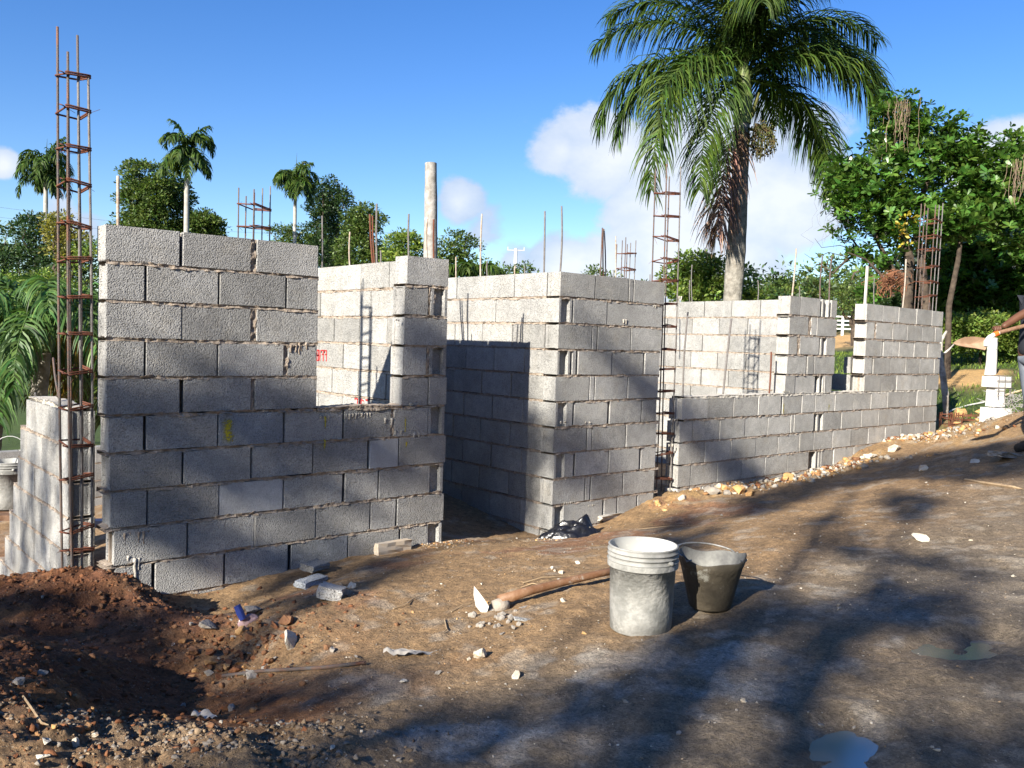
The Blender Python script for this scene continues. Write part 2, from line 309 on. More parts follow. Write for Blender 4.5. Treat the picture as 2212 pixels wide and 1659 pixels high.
def gz(x, y):
    x = np.asarray(x, float); y = np.asarray(y, float); sh = x.shape; x = x.ravel(); y = y.ravel()
    dn = np.hypot((x - 5.5) / 1.15, y - 3.2); w = smooth(6.8, 9.5, dn)
    z = np.where(w < 1, tps(x, y), 0) * (1 - w) + far(x, y) * w
    rm = rough_mask(x, y); rr = np.hypot(x, y)
    nr = 1 - smooth(14, 30, rr)
    z = z + nr * (.012 * fbm(x * 2.2, y * 2.2, 0, 3, 3) + .0050 * fbm(x * 11, y * 11, 0, 9, 3) + .0042 * np.clip(fbm(x * 26, y * 26, 0, 15, 3), 0, 2) + .0022 * vn(x * 70, y * 70, 0, 19))
    z = z + rm * (.022 * fbm(x * 6, y * 6, 0, 21, 3) + .026 * np.abs(vn(x * 15, y * 15, 0, 31)) + .014 * np.abs(vn(x * 36, y * 36, 0, 33)))
    z = z + nr * .010 * np.clip(fbm(x * 5, y * 5, 0, 51, 4), 0, 2)
    z = z + (1 - nr) * .25 * fbm(x * .15, y * .15, 0, 5, 3)
    for px, py, pz, a, b, an in pud:
        dx, dy = x - px, y - py; ca, sa = math.cos(an), math.sin(an)
        q = ((dx * ca + dy * sa) / (a * 1.15)) ** 2 + ((-dx * sa + dy * ca) / (b * 1.25)) ** 2 + .35 * vn(x * 6, y * 6, 0, 44)
        k = 1 - smooth(.8, 3.2, q); z = z * (1 - k) + (pz + .0035 - .012 * (1 - smooth(0, 2.0, q)) + .016 * fbm(x * 5 + y * 2, y * 7, 0, 47, 4)) * k
    return z.reshape(sh)
def gz1(x, y): return float(gz(np.array([x]), np.array([y]))[0])
def on_ground(u, v):
    r = direction(u, v); t = np.concatenate([np.arange(1.6, 14, .01), np.arange(14, 120, .1)]); z = gz(t * r.x, t * r.y)
    below = np.nonzero(t * r.z < z)[0]; k = t[below[0]] if len(below) else 50
    return Vector((k * r.x, k * r.y, gz1(k * r.x, k * r.y)))

CUTS = []
def build_ground():
    a0 = math.atan2(fw.y, fw.x)
    az = np.concatenate([np.linspace(-math.pi, -R(37), 60, endpoint=False), np.linspace(-R(37), R(37), 560), np.linspace(R(37), math.pi, 60)[1:]]) + a0
    rad = [.0]; r = .6
    while r < 2.2: rad.append(r); r *= 1.05
    while r < 9: rad.append(r); r *= 1.0042
    while r < 20: rad.append(r); r *= 1.012
    while r < 520: rad.append(r); r *= 1.06
    rad = np.array(rad); nr, na = len(rad), len(az)
    A, B = np.meshgrid(az, rad); X = B * np.cos(A); Y = B * np.sin(A); Z = gz(X, Y)
    V = np.stack([X, Y, Z], -1).reshape(-1, 3)
    i, j = np.meshgrid(np.arange(nr - 1), np.arange(na - 1), indexing='ij'); i = i.ravel(); j = j.ravel()
    Q = np.stack([i * na + j, i * na + j + 1, (i + 1) * na + j + 1, (i + 1) * na + j], -1)[:, ::-1]
    me = mesh_np('ground', V, Q, None, True)
    x, y = X.ravel(), Y.ravel(); rr = np.hypot(x, y)
    # base colours of the soils, by place
    red = np.array([.125, .046, .017]); tan = np.array([.270, .172, .086]); grey = np.array([.190, .148, .100]); pale = np.array([.36, .31, .24]); grs = np.array([.045, .075, .014]); ochre = np.array([.48, .30, .12]); mud = np.array([.12, .104, .086])
    C = np.tile(tan, (len(x), 1))
    def mixc(C, col, w): return C * (1 - w[:, None]) + col * w[:, None]
    # grey cement-washed yard towards the camera
    n1 = fbm(x * .9, y * .9, 0, 61, 4); n2 = fbm(x * 3, y * 3, 0, 71, 4); n3 = fbm(x * 9, y * 9, 0, 77, 3)
    g = smooth(.0, .9, (2.7 - y) * .55 + .35 * n1 + .25); C = mixc(C, grey, g * (rr < 16))
    rm = rough_mask(x, y); left = smooth(2.2, 1.2, x - .25 * n2) * (y > .5)
    C = mixc(C, red, np.clip(left * smooth(2.3, 3.0, y + .25 * n2) * .95, 0, 1))
    C = mixc(C, np.array([.27, .115, .034]), smooth(.1, .8, n3 * .8 + n2) * left * smooth(2.3, 3.0, y) * .75)
    C = mixc(C, red * 1.5 + .03, np.clip(smooth(.0, .8, .5 + n2 - np.abs(y - 4.4) * 1.4), 0, 1) * .65 * (x < 6.3) * (x > 1))
    C = mixc(C, ochre * .85, np.clip(smooth(0, 1, .4 + 1.2 * n3 + n2 * .5), 0, 1) * rm * (x > 5.5) * .9)
    C = mixc(C, ochre * .8, smooth(.1, .7, .3 + n2) * smooth(9, 11, x) * (rr < 17) * .6)
    C = mixc(C, pale, smooth(.25, .9, n3 + .4 * n2) * .5 * (rr < 14) * (1 - left * .9))
    wet = smooth(.2, .9, .35 + n1 * .7 - np.hypot((x - 3.6) / 1.9, (y - 1.45) / .75) * .9 + .35)
    C = mixc(C, mud, wet * .6)
    for uu, vv, rr_, ww in ((1010, 1585, .30, .9), (1420, 1430, .45, .5), (1650, 1480, .5, .45), (1250, 1540, .3, .4), (820, 1440, .25, .4), (1900, 1350, .5, .4)):
        q = at_z(uu, vv, -1.22); C = mixc(C, np.array([.30, .285, .255]), smooth(.25, 1.0, 1.1 - np.hypot(x - q.x, y - q.y) / rr_ + .55 * n3) * ww * (rr < 9))
    gr = np.maximum(smooth(12.6, 13.6, x + .6 * n1 + .4 * np.maximum(y - 5, 0) * .5), smooth(13, 18, rr + 2 * n1))
    cut = np.exp(-((rr - 50) / 5) ** 2) * (x > y) * .9
    for uu, vv, r1_, r2_ in ((2070, 822, .55, .3), (2095, 812, .5, .3), (2122, 803, .4, .2), (1822, 735, 7, 4)):
        q = on_ground(uu, vv); dd = (x - q.x) * fw.x + (y - q.y) * fw.y; ss = (x - q.x) * rt.x + (y - q.y) * rt.y; cut = cut + 1.6 * np.exp(-(ss / r1_) ** 2 - (dd / (r1_ * 1.2)) ** 2); CUTS.append((q.x, q.y, r1_))
    gr = gr * (1 - np.clip(cut, 0, 1))
    C = mixc(C, ochre, np.clip(cut, 0, 1)); C = mixc(C, grs * (1 + .3 * n1[:, None]), gr)
    C = np.clip(C, .01, .8)
    at = me.color_attributes.new('soil', 'FLOAT_COLOR', 'POINT')
    at.data.foreach_set('color', np.concatenate([C, np.clip(wet, 0, 1)[:, None]], 1).astype(np.float32).ravel())
    m, nt, b = nmat('soil'); N = nt.nodes; L = nt.links
    ca = N.new('ShaderNodeVertexColor'); ca.layer_name = 'soil'; geo = N.new('ShaderNodeNewGeometry')
    def noise(s, d, ro=.65):
        n = N.new('ShaderNodeTexNoise'); n.inputs['Scale'].default_value = s; n.inputs['Detail'].default_value = d; n.inputs['Roughness'].default_value = ro; L.new(geo.outputs['Position'], n.inputs['Vector']); return n.outputs['Fac']
    def mr(src, a, bb, c, d):
        q = N.new('ShaderNodeMapRange'); q.inputs['From Min'].default_value = a; q.inputs['From Max'].default_value = bb; q.inputs['To Min'].default_value = c; q.inputs['To Max'].default_value = d; L.new(src, q.inputs[0]); return q.outputs[0]
    f1 = noise(22, 8, .75); f2 = noise(90, 4); f3 = noise(4, 6)
    mm = N.new('ShaderNodeMath'); mm.operation = 'MULTIPLY'; L.new(mr(f1, .3, .7, .5, 1.5), mm.inputs[0]); L.new(mr(f2, .3, .7, .62, 1.38), mm.inputs[1])
    m2 = N.new('ShaderNodeMath'); m2.operation = 'MULTIPLY'; L.new(mm.outputs[0], m2.inputs[0]); L.new(mr(f3, .3, .7, .85, 1.15), m2.inputs[1])
    hv = N.new('ShaderNodeHueSaturation'); L.new(ca.outputs['Color'], hv.inputs['Color']); L.new(m2.outputs[0], hv.inputs['Value'])
    # pale grit
    vo = N.new('ShaderNodeTexVoronoi'); vo.inputs['Scale'].default_value = 75; L.new(geo.outputs['Position'], vo.inputs['Vector'])
    gt = N.new('ShaderNodeMath'); gt.operation = 'MULTIPLY'; L.new(mr(vo.outputs['Distance'], .28, .16, 0, 1), gt.inputs[0]); L.new(mr(noise(9, 3), .5, .62, 0, .5), gt.inputs[1])
    mx = N.new('ShaderNodeMix'); mx.data_type = 'RGBA'; L.new(gt.outputs[0], mx.inputs[0]); L.new(hv.outputs[0], mx.inputs[6]); mx.inputs[7].default_value = (.45, .38, .28, 1)
    L.new(mx.outputs[2], b.inputs['Base Color'])
    rg = N.new('ShaderNodeMath'); rg.operation = 'SUBTRACT'; rg.inputs[0].default_value = .95
    wr = N.new('ShaderNodeMath'); wr.operation = 'MULTIPLY'; L.new(ca.outputs['Alpha'], wr.inputs[0]); L.new(mr(f3, .45, .6, .05, .5), wr.inputs[1]); L.new(wr.outputs[0], rg.inputs[1]); L.new(rg.outputs[0], b.inputs['Roughness'])
    b.inputs['Specular IOR Level'].default_value = .35
    bp = N.new('ShaderNodeBump'); bp.inputs['Strength'].default_value = 1.0; bp.inputs['Distance'].default_value = .022
    ad = N.new('ShaderNodeMath'); L.new(f1, ad.inputs[0]); L.new(mr(f2, 0, 1, 0, .5), ad.inputs[1]); L.new(ad.outputs[0], bp.inputs['Height']); L.new(bp.outputs[0], b.inputs['Normal'])
    me.materials.append(m)
    link('ground', me, kind='structure')
build_ground()
# puddles
m, nt, b = nmat('puddle_water'); b.inputs['Base Color'].default_value = (.17, .15, .125, 1); b.inputs['Roughness'].default_value = .10; b.inputs['Specular IOR Level'].default_value = .9; b.inputs['IOR'].default_value = 1.5
gl = nt.nodes.new('ShaderNodeBsdfGlossy'); gl.inputs['Roughness'].default_value = .16; gl.inputs['Color'].default_value = (.95, .95, .95, 1); mxs = nt.nodes.new('ShaderNodeMixShader'); mxs.inputs[0].default_value = .15
nt.links.new(b.outputs[0], mxs.inputs[1]); nt.links.new(gl.outputs[0], mxs.inputs[2]); nt.links.new(mxs.outputs[0], nt.nodes['Material Output'].inputs['Surface'])
for px, py, pz, a, bb, an in pud:
    n = 40; vs = [(px, py, pz)]
    for k in range(n):
        t = 2 * math.pi * k / n; x, y = a * 2.1 * math.cos(t), bb * 2.3 * math.sin(t)
        vs.append((px + x * math.cos(an) - y * math.sin(an), py + x * math.sin(an) + y * math.cos(an), pz))
    link('puddle', mesh('puddle', vs, [(0, k + 1, (k + 1) % n + 1) for k in range(n)], m), kind='structure')

# ------------------------------------------------------------------ block walls
TOP = 0.5686; CH = 0.21; YF = 5.0186; TH = .148; XB = 4.842
_bc = {}
def block_mesh(length, variant=0, mat_=None, deep=.010):
    Lr = max(.03, round(length, 3)); key = (Lr, variant, mat_.name, deep)
    if key in _bc: return _bc[key]
    rnd = random.Random(hash((Lr, variant)) % 9999)
    h = Lr / 2; t = TH / 2; c = .004
    ends = min(deep, Lr * .25)
    right = [(h - c, -t), (h, -t + c), (h, -.048), (h - ends, -.04), (h - ends, .04), (h, .048), (h, t - c), (h - c, t)]
    pts = right + [(-x, y) for x, y in right][::-1]
    jx = [(rnd.uniform(-.0015, .0015), rnd.uniform(-.0012, .0012)) for _ in pts]
    n = len(pts); hz = .0958; vs = []
    for z, k in ((-hz, -1), (hz, 1)):
        for i, (x, y) in enumerate(pts): vs.append((x + jx[i][0] + rnd.uniform(-.001, .001), y + jx[i][1], z + rnd.uniform(-.0015, .0015)))
    fs = [(i, (i + 1) % n, n + (i + 1) % n, n + i) for i in range(n)] + [tuple(range(n))[::-1], tuple(range(n, 2 * n))]
    _bc[key] = mesh('block', vs, fs, mat_); return _bc[key]

def mortar_strip(pts_len, depth, r=.010, front=0.0, seed=0, step=.012, mat_=None, rough=.006):
    n = max(3, int(pts_len / step)); s = np.linspace(0, pts_len, n)
    a = r + rough * .9 * fbm(s * 24 + seed * 7.3, s * 0 + seed, 0, 5, 3); b = r + rough * .9 * fbm(s * 24 + seed * 3.1, s * 0 + seed + 9, 0, 8, 3)
    d = front + rough * 1.0 * fbm(s * 30 + seed, s * 0 + seed * 2, 0, 11, 3)
    d2 = front + rough * 1.0 * fbm(s * 27 + seed + 4, s * 0 + seed * 2 + 5, 0, 12, 3)
    z0 = 0 * s; rows = [(z0 + .012, a), (-d - .003 - z0, a), (-d, .4 * a), (-d2, -.4 * b), (-d2 - .003, -b), (z0 + .012, -b),
                        (depth - .012 + z0, -b), (depth + d + .002, -b * .9), (depth + d2, .9 * a), (depth - .012 + z0, a)]
    V = np.stack([np.stack([s, yy, zz], -1) for yy, zz in rows], 1).reshape(-1, 3); k = len(rows)
    Q = [(i * k + j, i * k + (j + 1) % k, (i + 1) * k + (j + 1) % k, (i + 1) * k + j) for i in range(n - 1) for j in range(k)]
    return V, Q
class Wall:
    n = 0
    def __init__(s, origin, rz, label, name='block_wall', mat_=None, mort=None, cat='wall', flip=False):
        s.e = empty(name, (origin[0], origin[1], 0), rz, label=label, cat=cat, group='unfinished concrete block walls'); s.m = mat_ or M_BLOCK; s.mort = mort or M_MORTAR; Wall.n += 1; s.id = Wall.n * 13
        s.sgn = -1 if flip else 1      # flip: body of the wall lies on the other side of its face
    def zc(s, row): return TOP - CH * row - .0965 - .0025
    def block(s, a, b, row, m=None):
        o = link('block', block_mesh(b - a, random.randrange(3), m or s.m), s.e, ((a + b) / 2, s.sgn * (TH / 2 + random.uniform(-.003, .003)), s.zc(row) + random.uniform(-.002, .002)), (0, 0, random.uniform(-.004, .004)))
        return o
    def cross(s, c, row, length=.39, m=None):       # a block laid across, its hollow end in the face
        link('block', block_mesh(length, random.randrange(3), m or s.m, .034), s.e, (c, s.sgn * (length / 2 - .001), s.zc(row)), (0, 0, math.pi / 2))
    def row(s, row, edges, gaps=None):
        pass
    def bed(s, a, b, line, front=-.002, r=.0102, rough=.0055, m=None):
        V, Q = mortar_strip(b - a, TH, r, front, s.id + line * 3, mat_=None, rough=rough); V[:, 0] += a; V[:, 1] *= s.sgn; V[:, 2] += TOP - CH * line + .006 + 0.002 * np.sin(V[:, 0] * 9)
        if s.sgn < 0: Q = [q[::-1] for q in Q]
        link('mortar_bed', mesh('mortar_bed', V, Q, m or s.mort), s.e)
    def headfill(s, a, b, row, m=None):             # a wide upright joint packed with mortar
        V, Q = mortar_strip(.195, TH, (b - a) / 2, -.006, s.id + row * 5 + int(a * 50), rough=.007); V = V[:, [2, 1, 0]]; V[:, 1] *= s.sgn; V[:, 0] += (a + b) / 2; V[:, 2] += s.zc(row) - .0975
        if s.sgn > 0: Q = [q[::-1] for q in Q]
        link('mortar_joint', mesh('mortar_joint', V, Q, m or s.mort), s.e)
    def core(s, a, b, r0, r1):                      # added mid-wall plate that stops daylight through the open joints
        mb = MB(); z1 = TOP - CH * r0 - .01; z0 = TOP - CH * r1 + .002; mb.box(((a + b) / 2, s.sgn * TH / 2, (z0 + z1) / 2), (b - a, .02, z1 - z0)); link('joint_light_stop', mb.build('joint_light_stop', M_MORTAR), s.e)

K = 1.8445
def fx(xs, row):                                     # position along the front plane of a joint seen at source column xs
    u = xs / K; z = TOP - CH * row - .1; r = direction(u, 830)
    for _ in range(6):
        t = YF / r.y; v = 830 - 0
        p = r * t; dv = (z - p.z) / t * FPX; vv = getattr(fx, 'v', 830)
        # iterate on v so that the ray reaches height z
        break
    lo, hi = 300, 1500
    for _ in range(30):
        md = (lo + hi) / 2; r = direction(u, md); p = r * (YF / r.y)
        if p.z > z: lo = md
        else: hi = md
    return p.x
def front_rows(wall, spec, x0):
    for row, items in spec.items():
        for it in items:
            a = fx(it[0], row) - x0; b = fx(it[1], row) - x0; k = it[2] if len(it) > 2 else 'b'
            if k == 'b': wall.block(a, b, row)
            elif k == 'w': wall.block(a, b, row, M_BLOCK_S)
            elif k == 'u': wall.block(a, b, row, M_BLOCK_B)
            elif k == 'm': wall.headfill(a, b, row)
def pairs(*xs, kinds=''):
    return [(xs[i] + (1 if i else 0), xs[i + 1] - 1) + ((kinds[i],) if i < len(kinds) else ()) for i in range(len(xs) - 1)]

# wall A: the near front wall with the window opening
A = Wall((0, YF), 0, 'tall grey block wall nearest the camera at left, with a square window opening and yellow paint marks')
front_rows(A, {
    0: [(420, 717), (729, 1000), (1001, 1020, 'm'), (1022, 1267)],
    1: [(424, 577), (586, 870), (877, 1138), (1144, 1267)],
    2: [(422, 724), (727, 1000), (1001, 1021, 'm'), (1023, 1266)],
    3: [(421, 575), (583, 866), (870, 1129), (1130, 1146, 'm'), (1148, 1264)],
    4: [(421, 716), (732, 1000), (1001, 1014, 'm'), (1016, 1262)],
    5: [(430, 571), (583, 867), (871, 1127, 'u'), (1136, 1365), (1372, 1559), (1560, 1569, 'm'), (1571, 1704)],
    6: [(434, 724), (731, 998), (1004, 1246), (1249, 1466), (1473, 1586, 'w'), (1590, 1775)],
    7: [(437, 583), (590, 871), (873, 1127, 'w'), (1132, 1364), (1375, 1506), (1510, 1703)],
    8: [(452, 742), (749, 1013), (1014, 1256), (1259, 1473), (1477, 1576), (1583, 1768)],
    9: [(455, 605), (618, 890), (897, 1146, 'u'), (1160, 1385, 'u'), (1388, 1589), (1595, 1694)],
    10: [(460, 750), (755, 1010), (1016, 1260), (1264, 1470), (1474, 1590), (1594, 1768)]}, 0)
XA0, XA1 = 1.434, 3.739
for r_ in (5, 7, 9): A.cross(XA1 - TH / 2, r_)
front_rows(A, {0: [(1621, 1788)], 1: [(1612, 1708), (1710, 1732, 'm')], 2: [(1609, 1783)], 3: [(1604, 1700), (1702, 1722, 'm')], 4: [(1600, 1706), (1709, 1779)]}, 0)
for r_ in (1, 3): A.cross(XA1 - TH / 2, r_)
xs = fx(1267, 2); xp = fx(1610, 2)
for l in range(1, 5): A.bed(XA0 + .004, xs, l); A.bed(xp, XA1 - .003, l)
for l in range(5, 11): A.bed(XA0 + .004, XA1 - .003, l, rough=.006 if l != 5 else .008)
A.bed(xs + .005, xp, 5, front=.001, r=.013, rough=.008)
A.core(XA0 + .05, xs - .05, 0, 5); A.core(XA0 + .05, XA1 - .2, 5, 10.9)
# return wall behind its right end
R1 = Wall((XA1 - TH, YF), math.pi / 2, 'bright sunlit block wall seen through the window opening, with red painted digits', flip=True, mat_=M_WHITE)
def side_rows(wall, r0, r1, length, start_cross, joint=.006, L=.40, m=None, beds=True, ragged=None, first=0):
    for row in range(r0, r1):
        Lr = length if ragged is None else ragged.get(row, length)
        odd = (row % 2 == 1)
        s = (.392 if (odd == start_cross) else TH + .004)
        if first: s = first + (0 if odd else .2)
        if first and not odd: wall.block(first, first + .195, row, m)
        while s < Lr - .05:
            e = min(s + L - joint + random.uniform(-.004, .004), Lr)
            if e - s > .045: wall.block(s + .003, e, row, m)
            s = e + joint + (random.random() < .15) * .008
        if beds and row > r0: wall.bed((TH if not first else first) + .003, Lr - .01, row, r=.0095)
    wall.core((TH if not first else first) + .04, length - .06, r0 + (1 if ragged else 0), r1)
side_rows(R1, 0, 10, 3.2, True)
# pier B and its side wall
B = Wall((0, YF), 0, 'grey block pier between the doorway and the dark rebar column in the slot', name='block_pier', mat_=M_BLOCK_M)
front_rows(B, {
    0: [(2232, 2370), (2373, 2504), (2507, 2523), (2526, 2648)],
    1: [(2285, 2418), (2421, 2640)],
    2: [(2224, 2358), (2361, 2379), (2383, 2512), (2515, 2636)],
    3: [(2280, 2295), (2303, 2436), (2439, 2564), (2569, 2628)],
    4: [(2212, 2346), (2349, 2367), (2371, 2499), (2502, 2621)],
    5: [(2262, 2281), (2288, 2422), (2430, 2554), (2558, 2616)],
    6: [(2205, 2337), (2341, 2357), (2360, 2491), (2495, 2614)],
    7: [(2254, 2284), (2292, 2423), (2427, 2546), (2555, 2613)],
    8: [(2200, 2329), (2333, 2350), (2355, 2480), (2484, 2607)],
    9: [(2243, 2399), (2406, 2455), (2460, 2535), (2540, 2602)],
    10: [(2200, 2330), (2334, 2480), (2484, 2600)]}, 0)
for r_ in (1, 3, 5, 7, 9): B.cross(XB + TH / 2, r_)
XB1 = 6.128
for l in range(1, 11): B.bed(XB + .004, XB1 - .002 + (.03 if l > 4 else 0), l)
B.core(XB + .25, XB1 - .05, 0, 10.9)
R2 = Wall((XB, YF), math.pi / 2, 'long block wall running back from the doorway corner, half in hard shadow', flip=True, mat_=M_WHITE)
side_rows(R2, 0, 11, 3.4, True)
# wall D: low wall, its two piers
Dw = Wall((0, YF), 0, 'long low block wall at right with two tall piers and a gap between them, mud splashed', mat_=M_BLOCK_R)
front_rows(Dw, {
    5: pairs(2715, 2821, 2923, 3021, 3112) + pairs(3119, 3195, 3248, 3326, 3400, 3470, 3535, 3595, 3653, 3709, 3735),
    6: pairs(2708, 2762, 2867, 2967, 3060, 3150, 3163, 3243) + pairs(3283, 3352, 3431, 3498, 3561, 3620, 3678, 3732),
    7: pairs(2703, 2808, 2912, 3011, 3100, 3185, 3241, 3317, 3390, 3459, 3526, 3587, 3645, 3702, 3729),
    8: pairs(2700, 2751, 2857, 2955, 3048, 3137, 3222) + pairs(3262, 3320, 3400, 3472, 3540, 3603, 3665, 3726),
    9: pairs(2697, 2797, 2902, 2999, 3090, 3176, 3240, 3320, 3395, 3465, 3530, 3595, 3660, 3722),
    10: pairs(2693, 2745, 2850, 2948, 3040, 3130, 3215, 3290, 3370)}, 0)
front_rows(Dw, {
    0: pairs(3149, 3190, 3270) + [(3314, 3335)], 1: [(3146, 3221), (3222, 3231, 'm')] + pairs(3232, 3254, 3335), 2: [(3142, 3176), (3177, 3186, 'm'), (3187, 3263), (3293, 3327)],
    3: [(3136, 3212), (3217, 3242), (3245, 3325)], 4: pairs(3127, 3168, 3248) + [(3280, 3315)]}, 0)
front_rows(Dw, {
    0: pairs(3454, 3518, 3582, 3652, 3712, 3758), 1: [(3452, 3483), (3484, 3490, 'm')] + pairs(3491, 3555, 3615, 3674, 3726, 3755), 2: pairs(3448, 3509, 3519, 3583, 3642, 3697, 3751),
    3: [(3444, 3474), (3480, 3545)] + pairs(3546, 3608, 3664, 3722, 3745), 4: pairs(3443, 3510, 3572, 3632, 3688, 3741)}, 0)
XD0 = 6.487; XC0 = 8.19; XC1 = 9.158; XF0 = 9.825; XF1 = 11.865
XW = 8.86
for r_ in (0, 2, 4, 6, 8): Dw.cross(XW + TH / 2, r_)
for l in range(1, 5): Dw.bed(XC0 + .004, XC1 - .004, l); Dw.bed(XF0 + .004, XF1 - .003, l)
for l in range(5, 11): Dw.bed(XD0 + .004, XF1 - .003, l, m=M_MORTAR_L if l == 5 else None, r=.012 if l == 5 else .0105)
Dw.core(XD0 + .06, XF1 - .05, 5, 10.9); Dw.core(XF0 + .06, XF1 - .05, 0, 5)
R3 = Wall((XW, YF), math.pi / 2, 'bright sunlit block wall behind the low wall, carrying the shadow of a rebar column', flip=True, mat_=M_WHITE)
side_rows(R3, 0, 10, 3.9, False)
R4 = Wall((XF0, YF), math.pi / 2, 'short stepped stub of pale blocks behind the far pier', flip=True, mat_=M_WHITE)
for row in range(3, 10): R4.block(TH + .004, .235 if row == 3 else (.56 if row == 4 else .96), row)
R4.block(.565, .96, 4) if False else None
# wall G: stepped wall end at the far left, and wall K behind it
XG = 1.36
G = Wall((XG, YF), math.pi / 2, 'stepped white block wall end at the far left, dappled with shade', flip=True, mat_=M_WHITE)
steps = {5: 1.47, 6: 1.62, 7: 1.71, 8: 1.83, 9: 1.97, 10: 2.1, 11: 2.3}
side_rows(G, 5, 12, 1.9, True, ragged=steps, first=.43)
G.bed(.45, 1.42, 5, front=-.02, r=.012, rough=.012, m=M_MORTAR_L)
Kw = Wall((-2.5, 11.3), 0, 'low grey block wall far behind the white bucket at the left edge')
for row in range(10, 14):
    s = .2 * (row % 2)
    while s < 8: Kw.block(s, s + .394, row - .42); s += .402
    if row > 10: Kw.bed(0, 8.1, row - .42)
Kw.core(.05, 8, 9.6, 13.5)

# ---- marks, drips and splashes on the walls
def stroke_mesh(strokes, w=.008):
    mb = MB()
    for st in strokes:
        for (x0, y0), (x1, y1) in zip(st[:-1], st[1:]):
            d = Vector((x1 - x0, y1 - y0)); l = d.length or 1; nx, ny = -d.y / l * w / 2, d.x / l * w / 2; ex, ey = d.x / l * w * .3, d.y / l * w * .3
            mb.add([(x0 - ex + nx, 0, y0 - ey + ny), (x0 - ex - nx, 0, y0 - ey - ny), (x1 + ex - nx, 0, y1 + ey - ny), (x1 + ex + nx, 0, y1 + ey + ny)], [(0, 1, 2, 3)])
    return mb
def paint_mat(name, col, thr=.42, scale=90):
    m, nt, b = nmat(name); N = nt.nodes; L = nt.links; b.inputs['Base Color'].default_value = rgba(col); b.inputs['Roughness'].default_value = .8
    geo = N.new('ShaderNodeNewGeometry'); n = N.new('ShaderNodeTexNoise'); n.inputs['Scale'].default_value = scale; n.inputs['Detail'].default_value = 4; L.new(geo.outputs['Position'], n.inputs['Vector'])
    uv = N.new('ShaderNodeVertexColor'); uv.layer_name = 'edge'
    a = N.new('ShaderNodeMath'); a.operation = 'ADD'; L.new(n.outputs['Fac'], a.inputs[0]); L.new(uv.outputs['Color'], a.inputs[1])
    r = N.new('ShaderNodeMapRange'); r.inputs['From Min'].default_value = .95 ; r.inputs['From Max'].default_value = 1.25; L.new(a.outputs[0], r.inputs[0]); L.new(r.outputs[0], b.inputs['Alpha']); return m
M_RED = mat('red_paint', (.55, .03, .03), rough=.8); M_YEL = paint_mat('yellow_spray', (.42, .36, .01))
# red digits 8177 on the sunlit wall (face towards -x): a point of the wall is (X = face, y, z)
def digits(u, v, h, strokes, parent, x):
    p = on_x(u, v, x); mb = stroke_mesh(strokes, .13); vs = [(x - .004, p.y - a * h, p.z + c * h) for a, b, c in mb.v]
    me = mesh('painted_number', vs, mb.f, M_RED); o = link('painted_number', me); o.parent = parent; o.matrix_parent_inverse = parent.matrix_world.inverted(); return o
bpy.context.view_layer.update()
eight = [[(.08, 0), (.08, 1), (.42, 1), (.42, .52), (.08, .5), (.42, .48), (.42, 0), (.08, 0)]]
one = [[(.72, 0), (.72, 1)]]
sev = lambda s: [[(s, 1), (s, .8), (s, 1), (s + .42, 1), (s + .42, 0)], [(s + .15, .62), (s + .42, .62)]]
digits(684, 778, .085, eight + one + sev(.98) + sev(1.6), R1.e, XA1 - TH)
digits(767, 884, .085, [[(0, .9), (0, 1), (.5, 1), (.35, 0)], [(.8, 1), (.8, 0)], [(1.1, 0), (1.1, 1), (1.5, .9)], [(1.9, 1), (2.3, 1)]], R1.e, XA1 - TH)
def spray(x, z, w, h, parent, y=YF - .0045, seed=0, n=(6, 14)):
    V = []; C = []; F = []
    for j in range(n[1] + 1):
        for i in range(n[0] + 1):
            s, t = i / n[0], j / n[1]; V.append((x + (s - .5) * w * (1.3 + .3 * math.sin(t * 7 + seed)), y, z + (t - .5) * h)); e = (1 - abs(2 * s - 1) ** 1.5) * (1 - abs(2 * t - 1) ** 4); C += [e * .72] * 3 + [1]
    for j in range(n[1]):
        for i in range(n[0]): a = j * (n[0] + 1) + i; F.append((a, a + 1, a + n[0] + 2, a + n[0] + 1))
    me = mesh('paint_mark', V, F, M_YEL); at = me.color_attributes.new('edge', 'FLOAT_COLOR', 'POINT'); at.data.foreach_set('color', C)
    o = link('paint_mark', me); o.parent = parent; o.matrix_parent_inverse = parent.matrix_world.inverted()
for (u, v, w, h, s) in [(492, 930, .11, .19, 1), (702, 912, .028, .13, 2), (701, 960, .03, .10, 3), (875, 917, .022, .15, 2), (877, 960, .025, .06, 3)]:
    p = on_y(u, v); spray(p.x, p.z, w, h, A.e, seed=s)
for (u, v, w, h, s) in [(1692, 882, .035, .16, 1), (1790, 880, .03, .12, 4)]:
    p = on_y(u, v); spray(p.x, p.z, w, h, Dw.e, seed=s)
def blob(n, size, sq=(1, 1, 1), seed=0, sub=2, amp=.28):
    import bmesh
    bm = bmesh.new(); bmesh.ops.create_icosphere(bm, subdivisions=sub, radius=1)
    V = np.array([v.co for v in bm.verts]); F = [[v.index for v in f.verts] for f in bm.faces]; bm.free()
    k = 1 + amp * fbm(V[:, 0] * 1.3 + seed, V[:, 1] * 1.3 + seed * 2, V[:, 2] * 1.3, seed, 3)
    q = np.round(V * 2.1 + seed * .37) / 2.1; V = V * (k[:, None]); V = V * .8 + .2 * q
    return V * np.array(sq) * size, F
